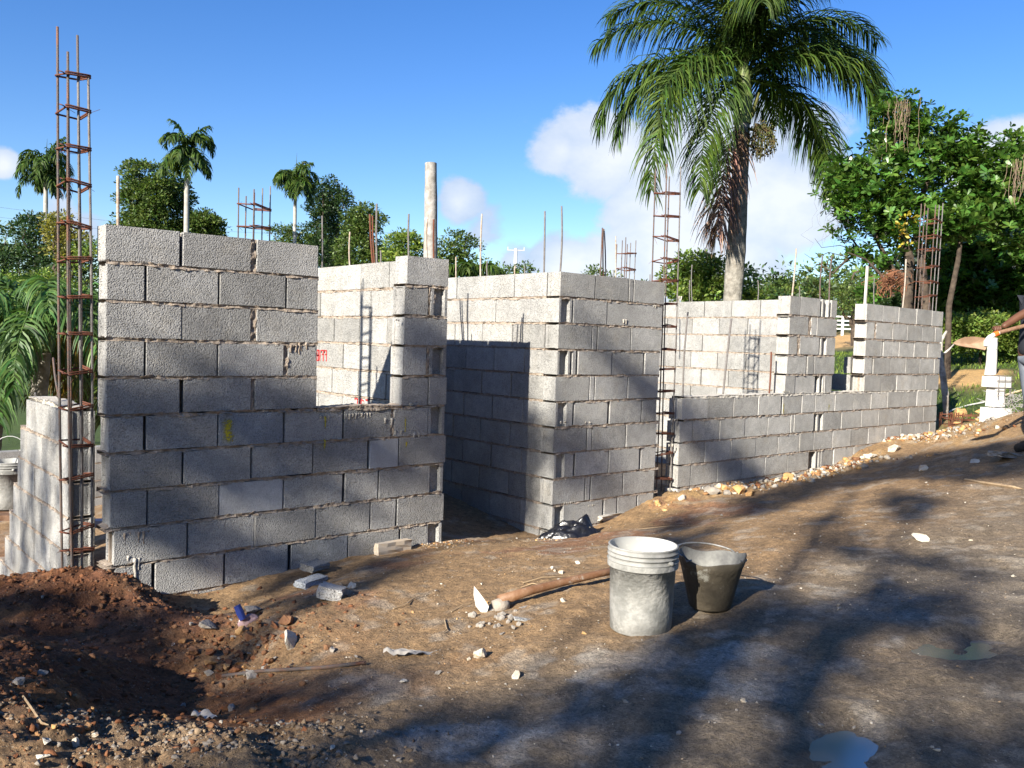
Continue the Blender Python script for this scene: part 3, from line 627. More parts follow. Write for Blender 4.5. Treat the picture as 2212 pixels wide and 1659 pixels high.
def hull(n, sq=(1, 1, 1), seed=0, detail=0):
    import bmesh
    r_ = np.random.default_rng(seed + 500); P = r_.normal(size=(n, 3)); P /= np.linalg.norm(P, axis=1)[:, None]; P *= r_.uniform(.72, 1.0, n)[:, None]
    bm = bmesh.new(); [bm.verts.new(p) for p in P]; bmesh.ops.convex_hull(bm, input=bm.verts[:])
    bmesh.ops.delete(bm, geom=[v for v in bm.verts if not v.link_faces], context='VERTS')
    if detail:
        bmesh.ops.triangulate(bm, faces=bm.faces[:]); bmesh.ops.subdivide_edges(bm, edges=bm.edges[:], cuts=detail, use_grid_fill=True)
        for v in bm.verts: c = v.co; k = float(fbm(np.array([c.x * 3.1 + seed]), np.array([c.y * 3.1]), np.array([c.z * 3.1]), seed, 3)[0]); v.co = c * (1 + .10 * k)
    bmesh.ops.triangulate(bm, faces=bm.faces[:]); bm.verts.index_update()
    V = np.array([v.co for v in bm.verts]) * np.array(sq); F = [[v.index for v in f.verts] for f in bm.faces]; bm.free(); return V, F
def drip(u, v, w, h, parent, y=YF, seed=0, m=None, thick=.006):
    p = on_y(u, v) if y == YF else None; mb = MB(); rnd = random.Random(seed)
    n = max(2, int(w / .02))
    for i in range(n):
        x = p.x + (i / max(1, n - 1) - .5) * w; hh = h * rnd.uniform(.3, 1); r0 = rnd.uniform(.005, .011)
        pts = [(x + rnd.uniform(-.004, .004), YF + .004, p.z - hh * t) for t in (0, .3, .6, .85, 1)]
        mb.tube(pts, [r0 * 1.3, r0, r0 * .8, r0 * .9, .002], 6)
    me = mb.build('mortar_drip', m or M_MORTAR_L, True); o = link('mortar_drip', me); o.parent = parent; o.matrix_parent_inverse = parent.matrix_world.inverted()
for i, a in enumerate([(300, 1148, .15, .09), (283, 1200, .03, .14), (296, 1205, .02, .15), (702, 897, .06, .05), (775, 893, .18, .05), (860, 930, .05, .04), (900, 935, .04, .06), (860, 690, .02, .02), (640, 745, .07, .11), (655, 740, .05, .13), (888, 870, .01, .05), (950, 953, .04, .02), (840, 903, .05, .06)]): drip(*a, A.e, seed=i, m=M_MORTAR if i in (0, 8, 9) else None)
for i, a in enumerate([(1217, 910, .05, .03), (1270, 912, .05, .02), (1222, 1035, .07, .02), (1350, 690, .03, .05), (1470, 640, .03, .06), (1230, 1085, .12, .02), (1280, 1090, .1, .03), (1415, 660, .02, .03)]): drip(*a, B.e, seed=i + 50)
for i, a in enumerate([(1458, 905, .07, .03), (1450, 960, .05, .03), (1448, 1055, .05, .05), (1700, 845, .1, .02), (1840, 848, .1, .02)]): drip(*a, Dw.e, seed=i + 80)
mb = MB(); rnd = random.Random(4)
for i in range(230):
    x = XF1 - .02 - abs(rnd.gauss(0, .36)) - .0; z = TOP - abs(rnd.gauss(0, .45)) - .01
    if z < -1 or x < XF0 + .2: continue
    a = R(rnd.uniform(45, 75)); l = rnd.uniform(.006, .02); w = rnd.uniform(.003, .007)
    dx, dz = math.cos(a) * l, -math.sin(a) * l; mb.add([(x, YF - .004, z), (x + dx * .5 + w, YF - .007, z + dz * .5), (x + dx, YF - .004, z + dz), (x + dx * .5 - w, YF - .007, z + dz * .5)], [(0, 3, 2, 1)])
o = link('mud_splash', mb.build('mud_splash', M_ROCK_B)); o.parent = Dw.e; o['kind'] = 'stuff'

# ------------------------------------------------------------------ rebar columns and single bars
def cage(base, ztop, zbot, stir, w=.19, d=.15, lean=(0, 0), label='', name='rebar_column', rot=0, bars=6, seed=0, tops=None, br=.0068, spacing=None):
    e = empty(name, (base[0], base[1], zbot), rot, label=label, cat='rebar column', group='rusty rebar columns')
    rnd = random.Random(seed); H = ztop - zbot
    offs = [(-w / 2, -d / 2), (w / 2, -d / 2), (w / 2, d / 2), (-w / 2, d / 2), (0, -d / 2), (0, d / 2)][:bars]
    for i, (ox, oy) in enumerate(offs):
        t = H - (tops[i] if tops else rnd.uniform(0, .2)); mb = MB(); bend = rnd.uniform(-.012, .012)
        mb.tube([(ox + lean[0] * z / H + bend * math.sin(z * 1.3), oy + lean[1] * z / H + bend * math.cos(z), z) for z in np.linspace(-.25, t, 12)], br, 6)
        link('bar', mb.build('bar', [M_BAR, M_BARGREY, M_BAR][i % 3], True), e)
    for k, zs in enumerate(stir):
        z = zs - zbot; mb = MB(); cx, cy = lean[0] * z / H, lean[1] * z / H; a, b2 = w / 2 + .010, d / 2 + .010; tl = rnd.uniform(-.012, .012); t2 = rnd.uniform(-.012, .012)
        ring = []
        for (sx, sy) in ((-1, -1), (1, -1), (1, 1), (-1, 1)):
            for q in (0, 1, 2):
                an = math.atan2(sy, sx) - R(45) + q * R(45); ring.append((cx + sx * (a - .012) + .012 * math.cos(an), cy + sy * (b2 - .012) + .012 * math.sin(an), z + tl * sx + t2 * sy))
        ring = ring + [ring[0]]; mb.tube(ring, .0052, 6)
        mb.tube([(x, y, zz + .011) for x, y, zz in ring[:8]], .005, 6)
        hk = Vector(ring[0]); mb.tube([hk, hk + Vector((-.02, -.01, .004)), hk + Vector((-.03, .0, .008)), hk + Vector((-.02, .012, .01))], .0035, 5)
        stp = link('stirrup', mb.build('stirrup', M_RUST, True), e)
        mb = MB()
        for (ox, oy) in offs:
            if rnd.random() < .7:
                p = Vector((cx + ox, cy + oy, z)); q = [p + Vector((rnd.uniform(-.012, .012), rnd.uniform(-.012, .012), rnd.uniform(-.008, .008))) for _ in range(4)]
                q.append(q[-1] + Vector((rnd.uniform(-.05, .05), rnd.uniform(-.03, .03), rnd.uniform(-.06, .05)))); mb.tube(q, .0012, 4)
        if mb.v: link('tie_wire', mb.build('tie_wire', M_RUST), stp)
    return e
def zon(v, x, y, u):                                   # height over (x, y) seen at picture row v
    r = direction(u, v); d = (Vector((x, y, 0))).dot(fw2); t = math.hypot(x, y) / math.hypot(r.x, r.y); return r.z * t
c1 = [(151, 164), (152, 243), (153, 322), (155, 402), (158, 487), (163, 563), (165, 642), (170, 722), (171, 802), (172, 880), (178, 958), (181, 1032)]
st = [zon(v, 1.30, 5.2, u) for u, v in c1]
zt = zon(55, 1.30, 5.2, 147)
cage((1.355, 5.21), zt, -1.6, st + [-1.12, -1.24], .11, .13, (-.045, 0), 'tallest rusty rebar column, at far left beside the near wall', seed=1, rot=R(8), tops=[.2, .27, .02, .0, .27, .12])
c3 = [(1447, 420), (1446, 469), (1445, 517), (1443, 565), (1442, 608), (1441, 658), (1440, 705), (1438, 755), (1436, 799), (1434, 846), (1432, 893), (1431, 937), (1430, 980), (1430, 1033)]
st = [zon(v, 6.31, 5.13, u) for u, v in c3]
cage((6.315, 5.13), zon(353, 6.31, 5.13, 1447), -1.55, st, .2, .12, (-.05, 0), 'dark rebar column standing in the slot right of the grey pier', seed=2, tops=[.04, .03, .1, .06, .0, .1], bars=4)
st = [zon(v, 3.0, 6.62, 552) for v in (448, 492)] + [.6, .4]
cage((3.0, 6.62), zon(400, 3.0, 6.62, 552), -1.6, st, .17, .17, (0, 0), 'rebar column behind the near wall, left of the small palm', seed=3, tops=[.05, .0, .04, .03, .03, .08], rot=R(20), br=.006)
st = [zon(v, 8.62, 7.7, 1353) for v in (548, 582)]
cage((8.62, 7.7), zon(515, 8.62, 7.7, 1353), -1.5, st, .2, .15, (0, 0), 'small rebar column far behind the grey pier', seed=4, tops=[.0, .02, .06, .08, .06, .02], br=.007)
st = [zon(v, 12.31, 5.35, 2025) for v in (479, 512, 540, 578, 610, 641)] + [.3, .0, -.3, -.6]
cage((12.2, 5.4), zon(437, 12.31, 5.3, 2032), -1.1, st, .22, .2, (.09, 0), 'rebar column in front of the broad leaved tree at the far wall end', seed=5, tops=[.05, .0, .05, .02, .04, .0], br=.0075)
def bar(u, vt, vb, depth=None, y=None, x=None, ub=None, label='', r=.0065, m=None, low=.4):
    if y: pb = on_y(ub or u, vb, y); pt = on_y(u, vt, y)
    elif x: pb = on_x(ub or u, vb, x); pt = on_x(u, vt, x)
    else: pb = at_depth(ub or u, vb, depth); pt = at_depth(u, vt, depth)
    d = pt - pb; mb = MB(); n = 8; b0 = Vector((rnd.uniform(-.008, .008), rnd.uniform(-.008, .008), 0))
    mb.tube([d * (t if t > 0 else -low / d.length) + b0 * math.sin(max(t, 0) * 3.1) for t in np.linspace(0, 1, n)] if low <= 0 else [(-d * (low / d.length))] + [d * t + b0 * math.sin(t * 3.1) for t in np.linspace(0, 1, n)], r, 6)
    me = mb.build('rebar', m or M_BARGREY, True); link('rebar', me, None, pb, label=label, cat='rebar', group='single steel bars standing in the walls')
Y2 = YF + TH / 2
for a in [dict(u=255, vt=380, vb=484, y=Y2, m=M_WHITEBAR, r=.0085, label='short pale bar standing on the top left corner of the near wall'),
          dict(u=696, vt=466, vb=588, x=XA1 - .08, label='thin bar on the sunlit return wall, at the far end beside the near wall'),
          dict(u=756, vt=501, vb=582, x=XA1 - .08, m=M_WHITEBAR, label='short mortar coated bar above the window opening'),
          dict(u=799, vt=463, vb=578, ub=806, x=XA1 - .08, m=M_RUST, r=.008, label='rusty bar leaning left above the window opening'),
          dict(u=805, vt=466, vb=577, ub=810, x=XA1 - .07, m=M_RUST, label='second rusty bar tied beside the leaning one above the window'),
          dict(u=814, vt=440, vb=574, x=XA1 - .09, r=.008, label='tallest grey bar left of the pillar above the window'),
          dict(u=822, vt=541, vb=572, x=XA1 - .09, label='very short bar stub above the window opening'),
          dict(u=883, vt=462, vb=556, y=Y2, r=.007, label='grey bar rising from the left edge of the window pillar'),
          dict(u=923, vt=473, vb=560, y=Y2, m=M_WHITEBAR, r=.0075, label='pale bar in front of the broken palm trunk, left one of two'),
          dict(u=937, vt=474, vb=561, y=Y2, m=M_RUST, r=.007, label='brown bar in front of the broken palm trunk, right one of two'),
          dict(u=985, vt=555, vb=602, x=XB + .07, m=M_WHITEBAR, label='short bar at the far end of the doorway side wall'),
          dict(u=1041, vt=462, vb=599, ub=1038, x=XB + .07, m=M_WHITEBAR, r=.008, label='tall bar with a mortared foot on the doorway side wall'),
          dict(u=1053, vt=563, vb=599, x=XB + .07, label='short thin bar beside the mortared one on the doorway side wall'),
          dict(u=1113, vt=575, vb=597, x=XB + .07, m=M_WHITEBAR, label='low pale stub in the middle of the doorway side wall'),
          dict(u=1133, vt=575, vb=595, x=XB + .07, label='low dark stub in the middle of the doorway side wall'),
          dict(u=1177, vt=456, vb=591, ub=1175, x=XB + .07, r=.0085, label='tall grey bar, left one of the pair at the pier corner'),
          dict(u=1213, vt=445, vb=590, ub=1210, y=Y2, r=.0085, label='tall grey bar, right one of the pair at the pier corner'),
          dict(u=1301, vt=492, vb=600, ub=1296, depth=10.2, m=M_BAR, r=.009, label='left bar of a leaning bundle of three behind the pier'),
          dict(u=1303, vt=494, vb=600, ub=1303, depth=10.25, m=M_RUST, r=.009, label='rusty middle bar of a bundle of three behind the pier'),
          dict(u=1305, vt=495, vb=600, ub=1308, depth=10.3, r=.009, label='right bar of a bundle of three behind the pier'),
          dict(u=1330, vt=510, vb=606, depth=10.4, r=.008, m=M_WHITEBAR, label='single pale bar left of the small far rebar column'),
          dict(u=1326, vt=583, vb=606, depth=10.2, label='short stub left of the small far rebar column'),
          dict(u=1404, vt=593, vb=612, depth=10.2, label='short stub right of the small far rebar column'),
          dict(u=1495, vt=572, vb=652, x=XW + .07, label='first thin bar on the wall in front of the yellow green bush'),
          dict(u=1490, vt=605, vb=652, x=XW + .07, label='second, shorter bar in front of the yellow green bush'),
          dict(u=1637, vt=605, vb=649, x=XW + .07, label='short bar on the wall right of the big palm trunk'),
          dict(u=1720, vt=537, vb=640, ub=1711, y=Y2, m=M_WHITEBAR, r=.009, label='tall pale bar on the left corner of the middle pier'),
          dict(u=1727, vt=618, vb=642, y=Y2, label='short stub on the middle pier'),
          dict(u=1777, vt=553, vb=645, ub=1771, y=Y2, r=.008, m=M_BAR, label='brown bar in the middle of the middle pier'),
          dict(u=1797, vt=553, vb=647, ub=1791, y=Y2, r=.009, m=M_BAR, label='bar at the right end of the middle pier, one of two'),
          dict(u=1889, vt=600, vb=658, ub=1888, y=Y2, label='short thin bar on the far pier near its left corner'),
          dict(u=1957, vt=560, vb=664, ub=1950, y=Y2, r=.009, m=M_WHITEBAR, label='tall pale bar in front of the brown root mass'),
          dict(u=1486, vt=674, vb=862, ub=1475, y=Y2, r=.009, low=.1, label='leaning bar standing on the low wall, leftmost of three'),
          dict(u=1580, vt=688, vb=860, ub=1561, y=Y2, r=.010, low=.1, label='strongly leaning bar standing on the low wall, middle one of three'),
          dict(u=1666, vt=760, vb=857, ub=1661, y=Y2, m=M_RUST, r=.009, low=.1, label='short rusty bar standing on the low wall, rightmost of three'),
          dict(u=76, vt=848, vb=866, x=XG + .07, label='short bar stub on the stepped wall at far left'),
          dict(u=115, vt=773, vb=882, ub=133, x=XG + .07, m=M_BAR, label='bar leaning left out of the stepped wall at far left')]: bar(**a)
# white lath standing by the far pier
p0 = at_depth(1868, 668, 12.9); p1 = at_depth(1874, 575, 12.9); mb = MB(); mb.tube([Vector((0, 0, -.6)), (0, 0, 0), p1 - p0], .022, 4)
link('wooden_lath', mb.build('wooden_lath', mat('white_lath', (.62, .58, .50), (.5, .45, .38), 12)), None, p0, label='upright white wooden lath behind the far pier', cat='lath')

# ------------------------------------------------------------------ vegetation builders
def rand_unit(n): v = rng.normal(size=(n, 3)); return v / np.linalg.norm(v, axis=1)[:, None]
def leaves(P, Dr, size, wid=.5, up_bias=.3):
    n = len(P); S = rng.uniform(.65, 1.25, n)[:, None] * size; Dr = Dr / np.linalg.norm(Dr, axis=1)[:, None]
    side = np.cross(Dr, rand_unit(n) * (1 - up_bias) + np.array([0, 0, up_bias])); side /= np.linalg.norm(side, axis=1)[:, None] + 1e-9
    nrm = np.cross(side, Dr); a = P; b = P + Dr * S * .58 + side * S * wid * .5 + nrm * S * .06; c = P + Dr * S; d = P + Dr * S * .58 - side * S * wid * .5 + nrm * S * .06
    return np.stack([a, b, c, d], 1).reshape(-1, 3), np.arange(4 * n).reshape(n, 4)
def crown(ells, nclump, rcl, per, size, mat_, wid=.5, flat=1.0, shell=.55):
    """ells: (x,y,z,rx,ry,rz) ellipsoids; leaf clumps sit towards their surfaces"""
    ells = np.array(ells, float); vol = (ells[:, 3] * ells[:, 4] * ells[:, 5]) ** (2 / 3); pick = rng.choice(len(ells), nclump, p=vol / vol.sum())
    r = rng.uniform(shell ** 3, 1, nclump) ** (1 / 3); C = ells[pick, :3] + rand_unit(nclump) * r[:, None] * ells[pick, 3:]
    C += np.stack([fbm(C[:, 0] * .8, C[:, 1] * .8, C[:, 2] * .8, k, 2) for k in (1, 2, 3)], 1) * ells[:, 3:].mean() * .12
    rc = rcl * rng.uniform(.6, 1.35, nclump); U = rand_unit(nclump * per); U[:, 2] = np.where(U[:, 2] < -.3, -U[:, 2] * .6, U[:, 2])
    q = rng.uniform(.3, 1, nclump * per) ** .5; Cr = np.repeat(C, per, 0); P = Cr + U * (q * np.repeat(rc, per))[:, None] * np.array([1, 1, .75 * flat])
    V, Q = leaves(P, U + rand_unit(len(P)) * .6 + np.array([0, 0, -.15]), size, wid, .45)
    return V, Q
def limb(mb, a, b, r0, r1, n=6, sag=.0, wig=.06):
    a = Vector(a); b = Vector(b); L = (b - a).length; pts = []
    for i in range(n + 1):
        t = i / n; p = a.lerp(b, t); p.z += sag * math.sin(math.pi * t) * L
        if 0 < i < n: p += Vector((rnd.uniform(-1, 1), rnd.uniform(-1, 1), rnd.uniform(-1, 1))) * wig * L * .5
        pts.append(p)
    mb.tube(pts, [r0 + (r1 - r0) * i / n for i in range(n + 1)], 7, False); return pts
def tree(base, ells, label, mat_, nclump=60, rcl=.5, per=60, size=.12, trunk_r=.15, wid=.5, name='broadleaf_tree', group='trees behind the building site', bark=None, cat='tree', flat=1, shell=.55, limbs=7):
    base = Vector(base); e = empty(name, base, 0, label=label, cat=cat, group=group)
    E = [(x[0] - base.x, x[1] - base.y, x[2] - base.z) + tuple(x[3:]) for x in ells]
    mb = MB(); cx = sum(q[0] for q in E) / len(E); cy = sum(q[1] for q in E) / len(E); zt = min(q[2] for q in E)
    fork = Vector((cx * .6, cy * .6, max(.3, zt * .55))); limb(mb, (0, 0, -.4), fork, trunk_r * 1.3, trunk_r, 6, 0, .04)
    for k in range(limbs): q = E[k % len(E)]; limb(mb, fork, (q[0] + rnd.uniform(-.6, .6) * q[3], q[1] + rnd.uniform(-.6, .6) * q[4], q[2] + rnd.uniform(-.4, .7) * q[5]), trunk_r * .6, trunk_r * .12, 6, .03, .12)
    link('trunk', mb.build('trunk', bark or M_BARK, True), e)
    V, Q = crown(E, nclump, rcl, per, size, mat_, wid, flat, shell); link('crown', mesh_np('crown', V, Q, mat_), e)
    return e
def frond(L, az, e0, e1, mat_, nl=70, ll=.75, droop=.75, width=.035, curl=0, taper=True, seed=0):
    """a pinnate palm frond from the origin: rachis arcs from elevation e0 to e1; leaflets hang on both sides"""
    r_ = np.random.default_rng(seed); m = 24; s = np.linspace(0, 1, m); el = np.radians(e0 + (e1 - e0) * s ** 1.15); az_ = az + curl * s ** 2
    step = L / (m - 1); d = np.stack([np.cos(el) * np.cos(az_), np.cos(el) * np.sin(az_), np.sin(el)], -1); P = np.concatenate([[[0, 0, 0]], np.cumsum(d[:-1] * step, 0)])
    mb = MB(); mb.tube([tuple(p) for p in P], list(np.linspace(.028, .004, m) * (L / 3.5)), 5, False)
    V = np.array(mb.v); F4 = [f for f in mb.f]
    t = np.linspace(.12, .995, nl); t = np.repeat(t, 2); side = np.tile([1., -1.], nl); t = t + r_.uniform(-.006, .006, len(t))
    fi = np.clip(t, 0, 1) * (m - 1); i0 = np.minimum(fi.astype(int), m - 2); w = (fi - i0)[:, None]; O = P[i0] * (1 - w) + P[i0 + 1] * w; T = d[i0]
    S = np.cross(T, np.tile([0, 0, 1.], (len(T), 1))); sn = np.linalg.norm(S, axis=1)[:, None]
    S = np.where(sn > .05, S / (sn + 1e-9), np.array([-math.sin(az), math.cos(az), 0.])); U = np.cross(S, T)
    ln = ll * (np.sin(np.clip(t, 0, 1) ** .8 * math.pi * .93) * .85 + .28) * r_.uniform(.85, 1.1, len(t)); lift = r_.uniform(-.55, .6, len(t)); ln = ln * np.where(r_.random(len(t)) < .08, .45, 1)
    D = S * side[:, None] * r_.uniform(.75, 1.0, len(t))[:, None] + T * (.45 + .5 * t + r_.uniform(-.22, .22, len(t)))[:, None] + U * lift[:, None]; D /= np.linalg.norm(D, axis=1)[:, None]
    nseg = 4; pts = [O]; cur = D.copy(); dr = droop * r_.uniform(.7, 1.3, len(t))[:, None]
    for k in range(nseg):
        pts.append(pts[-1] + cur * (ln / nseg)[:, None]); cur = cur + np.array([0, 0, -1.]) * dr * .62; cur /= np.linalg.norm(cur, axis=1)[:, None]
    wd = [width * .7, width, width * .85, width * .55, .002]; Wn = np.cross(D, U + S * .3 * side[:, None]); Wn /= np.linalg.norm(Wn, axis=1)[:, None] + 1e-9
    Wn = Wn * np.cos(.6) + U * np.sin(.6) * r_.choice([-1, 1], len(t))[:, None]
    LV = np.stack([p + sg * Wn * wd[k] * .5 for k, p in enumerate(pts) for sg in (-1, 1)], 1); n = len(t); base = len(V)
    idx = base + np.arange(n)[:, None] * (2 * (nseg + 1)); Q = np.concatenate([idx + np.array([[2 * k, 2 * k + 1, 2 * k + 3, 2 * k + 2]]) for k in range(nseg)], 0)
    V = np.concatenate([V, LV.reshape(-1, 3)]); Q = np.concatenate([np.array(F4), Q]); return V, Q
def palm(base, top, fr, label, r0=.16, r1=.12, mat_=None, bark=None, name='royal_palm', group='palm trees', nl=60, ll=.75, width=.04, shaft=.9, lean_pts=None, cat='palm tree', spear=None):
    base = Vector(base); top = Vector(top); e = empty(name, base, 0, label=label, cat=cat, group=group); t = top - base; mb = MB(); n = 22
    pts = []; rr = []
    for i in range(n + 1):
        q = i / n; p = t * q; p.x += (lean_pts or 0) * math.sin(math.pi * q) ; pts.append(p); rr.append((r0 + (r1 - r0) * q) * (1 + .03 * math.sin(q * 60) + .12 * math.exp(-((q - .55) / .2) ** 2)))
    mb.tube(pts, rr, 14, False); link('trunk', mb.build('trunk', bark or M_PALMBARK, True), e)
    mb = MB(); mb.tube([t, t + Vector((0, 0, shaft * .5)), t + Vector((0, 0, shaft)), t + Vector((0, 0, shaft * 1.3))], [r1 * 1.15, r1 * 1.2, r1 * .7, r1 * .2], 12, False)
    link('crownshaft', mb.build('crownshaft', mat('crownshaft', (.10, .16, .04), (.16, .17, .07), 5, rough=.5), True), e)
    for i, f in enumerate(fr):
        az, e0, e1, L = f[:4]; mm = f[4] if len(f) > 4 and f[4] else (mat_ or M_PALM); dz = f[5] if len(f) > 5 else 0
        V, Q = frond(L, az, e0, e1, mm, nl, ll, 1.0, width, rnd.uniform(-.25, .25), seed=i * 7 + int(abs(base.x) * 10)); link('frond', mesh_np('frond', V, Q, mm), e, (t.x, t.y, t.z + shaft * .85 + dz))
    if spear: mb = MB(); mb.tube([t + Vector((0, 0, shaft)), t + Vector((.05, 0, shaft + spear))], [.03, .004], 5); link('spear_leaf', mb.build('spear_leaf', mat_ or M_PALM), e)
    return e
AZR = math.atan2(rt.y, rt.x)           # azimuth pointing to the right of the picture
def az_of(deg): return AZR + R(deg)    # 0 = right, 90 = away, 180 = left, -90 = towards the camera

# the big palm behind the low wall
DP = 17.0
pb = at_depth(1572, 652, DP); pb = Vector((pb.x, pb.y, gz1(pb.x, pb.y) - .3)); pt = at_depth(1603, 268, DP)
big_fr = [(az_of(172), 36, -88, 3.6), (az_of(178), 26, -90, 3.2), (az_of(166), 62, -45, 3.5), (az_of(158), 72, -25, 3.7), (az_of(-136), 2, -98, 4.3), (az_of(-142), 20, -98, 3.5), (az_of(-125), -15, -98, 3.4),
          (az_of(3), 42, -70, 3.6), (az_of(8), 50, -60, 3.4), (az_of(14), 64, -35, 3.6), (az_of(-18), 34, -90, 3.2), (az_of(26), 8, -97, 3.7), (az_of(18), 0, -96, 3.2), (az_of(30), 66, -40, 3.4),
          (az_of(-95), 70, -62, 2.5, None, .35), (az_of(-85), 76, -30, 2.8, None, .5), (az_of(-60), 76, -20, 3.0), (az_of(-140), 76, -20, 3.2), (az_of(80), 76, -20, 3.4), (az_of(110), 60, -60, 3.2), (az_of(60), 40, -70, 2.8), (az_of(-20), 80, 5, 3.6), (az_of(200), 80, 5, 3.6),
          (az_of(-150), -66, -92, 2.6, M_PALM_D, -.6)]
BP = palm(pb, pt, big_fr, 'big royal palm with a full drooping crown, rising behind the low wall', .185, .15, nl=145, ll=.95, width=.030, shaft=1.0, lean_pts=.08)
# fruit cluster and stalk
fc = at_depth(1646, 300, DP - .3) - pb; mb = MB(); V, F = blob(1, .01, seed=3, sub=1)
for i in range(520):
    d = rand_unit(1)[0]; p = fc + Vector((d[0] * .30, d[1] * .28, d[2] * .36 - abs(d[0]) * .05)) * rnd.uniform(.5, 1.05); s = rnd.uniform(1.2, 2.2); mb.add(V * s + np.array(p), F)
for i in range(60): d = rand_unit(1)[0]; mb.tube([fc + Vector((-.25, 0, .25)), fc + Vector((d[0] * .2, d[1] * .2, .1 + d[2] * .1)), fc + Vector((d[0] * .33, d[1] * .3, -.36 * abs(d[2]) - .1))], .005, 4)
link('fruit_cluster', mb.build('fruit_cluster', mat('palm_fruit', (.10, .06, .03), (.06, .09, .02), 12)), BP)
mb = MB(); q0 = at_depth(1603, 275, DP) - pb; q1 = at_depth(1640, 200, DP - .2) - pb; mb.tube([q0, (q0 + q1) / 2 + Vector((.05, 0, -.1)), q1], [.05, .04, .02], 6); mb.tube([q0, q0.lerp(fc, .6) + Vector((0, 0, .08)), fc], [.04, .03, .02], 6)
mb.tube([q0 + Vector((0, 0, -.05)), at_depth(1606, 330, DP) - pb, at_depth(1604, 385, DP) - pb], [.04, .03, .004], 6)
link('flower_stalk', mb.build('flower_stalk', mat('stalk', (.12, .11, .03), (.07, .08, .02), 9)), BP)

# three royal palms in the distance
def far_palm(u, vtop, vbase, D, w, label, seed, fr=None, L=2.6, spear=None):
    global rnd; b = at_depth(u, vbase, D); t = at_depth(u + (vbase - vtop) * .0, vtop, D); g = gz1(b.x, b.y); b = Vector((b.x, b.y, g - .5)); r0 = random.Random(seed)
    f = [(az_of(a * 137.5 + r0.uniform(-12, 12)), r0.choice([74, 55, 32, 8, -20]) + r0.uniform(-10, 10), -r0.uniform(78, 100), L * r0.uniform(.75, 1.1), (M_PALM_Y if r0.random() < .02 else None)) for a in range(21)]
    f += [(az_of(r0.uniform(0, 360)), 82, 30, L * .8), (az_of(10), 75, 10, L * .8)]
    return palm(b, t, f, label, w, w * .8, bark=M_PALMWHITE, nl=34, ll=.55, width=.06, shaft=.45, spear=spear)
far_palm(99, 372, 575, 38, .105, 'distant royal palm at the far left edge behind the tall rebar column', 11, L=1.75, spear=1.0)
far_palm(404, 340, 500, 36, .12, 'distant royal palm rising between the vine covered trees', 12, L=1.7)
far_palm(638, 404, 525, 42, .10, 'smallest distant royal palm, right of the rebar column behind the near wall', 13, L=1.45, spear=1.2)
# the dead palm trunk
DS = 16.0; b = at_depth(924, 562, DS); t = at_depth(930, 352, DS); b = Vector((b.x, b.y, gz1(b.x, b.y) - .3)); e = empty('dead_palm_trunk', b, 0, label='broken headless palm trunk standing alone behind the window pillar', cat='dead palm', group='palm trees')
mb = MB(); n = 18; v_ = t - b; pts = [v_ * (i / n) + Vector((.06 * math.sin(i / n * 3), 0, 0)) for i in range(n + 1)]; mb.tube(pts, [.148 - .04 * (i / n) ** 2 + .003 * math.sin(i * 2.1) for i in range(n + 1)], 14, False)
for a in range(14):
    an = a / 14 * 6.283; hh = [.03, .02, .06, .12, .05, .02, .0, .02, .05, .13, .15, .08, .02, .01][a]
    c0 = v_ + Vector((.104 * math.cos(an), .104 * math.sin(an), -.01)); c1_ = v_ + Vector((.104 * math.cos(an + .45), .104 * math.sin(an + .45), -.01)); mb.add([c0, c1_, (c0 + c1_) / 2 * .97 + Vector((0, 0, hh))], [(0, 1, 2)])
mb.tube([v_ + Vector((0, 0, -.02)), v_], [.1, .09], 14)
link('trunk', mb.build('trunk', mat('grey_palm_wood', (.20, .185, .16), (.40, .38, .35), 7, 6, .95, .5, 30, c3=(.12, .10, .085), c3scale=3), True), e)

# background trees, left to right
def E(u, v, D, ru, rv, rd=None):        # an ellipsoid given by its place and size in the picture and its distance
    p = at_depth(u, v, D); k = D / FPX; return (p.x, p.y, p.z, ru * k, (rd or ru) * k, rv * k)
def gtree(u, D, ells, label, m, **k):
    p = at_depth(u, 700, D); return tree((p.x, p.y, gz1(p.x, p.y)), ells, label, m, **k)
gtree(15, 34, [E(10, 530, 34, 45, 60), E(-60, 540, 34, 60, 80), E(5, 600, 34, 60, 60)], 'thin leaved bluish tree at the very left edge behind the palm fronds', M_LEAF_A, nclump=120, rcl=.5, per=60, size=.14)
gtree(75, 32, [E(70, 510, 32, 48, 40), E(110, 560, 32, 50, 50), E(50, 590, 32, 70, 55), E(150, 600, 31, 60, 60)], 'dark bushy tree left of the tall rebar column', M_LEAF_D, nclump=170, rcl=.45, per=60, size=.14)
gtree(125, 30, [E(125, 492, 30, 26, 34), E(150, 540, 30, 40, 40)], 'yellowish tree top behind the tall rebar column', M_LEAF_Y, nclump=60, rcl=.35, per=60, size=.12)
gtree(185, 26, [E(195, 600, 26, 40, 80), E(200, 740, 26, 60, 90), E(120, 650, 26, 70, 60), E(60, 650, 26, 70, 60), E(205, 860, 26, 60, 60)], 'light green shrub filling the space between rebar column and near wall', M_LEAF_L, nclump=230, rcl=.35, per=60, size=.11)
gtree(310, 44, [E(300, 385, 44, 34, 38), E(325, 440, 44, 44, 45), E(280, 450, 44, 28, 40), E(335, 490, 44, 40, 40), E(355, 410, 44, 26, 40), E(300, 520, 44, 60, 40)], 'tall vine covered tree above the left end of the near wall', M_LEAF_A, nclump=260, rcl=.55, per=85, size=.17, flat=.8)
gtree(395, 45, [E(385, 425, 45, 26, 38), E(400, 485, 45, 35, 30), E(440, 490, 45, 30, 28)], 'second vine covered tree, behind the middle distant palm', M_LEAF_A, nclump=110, rcl=.5, per=80, size=.17, flat=.8)
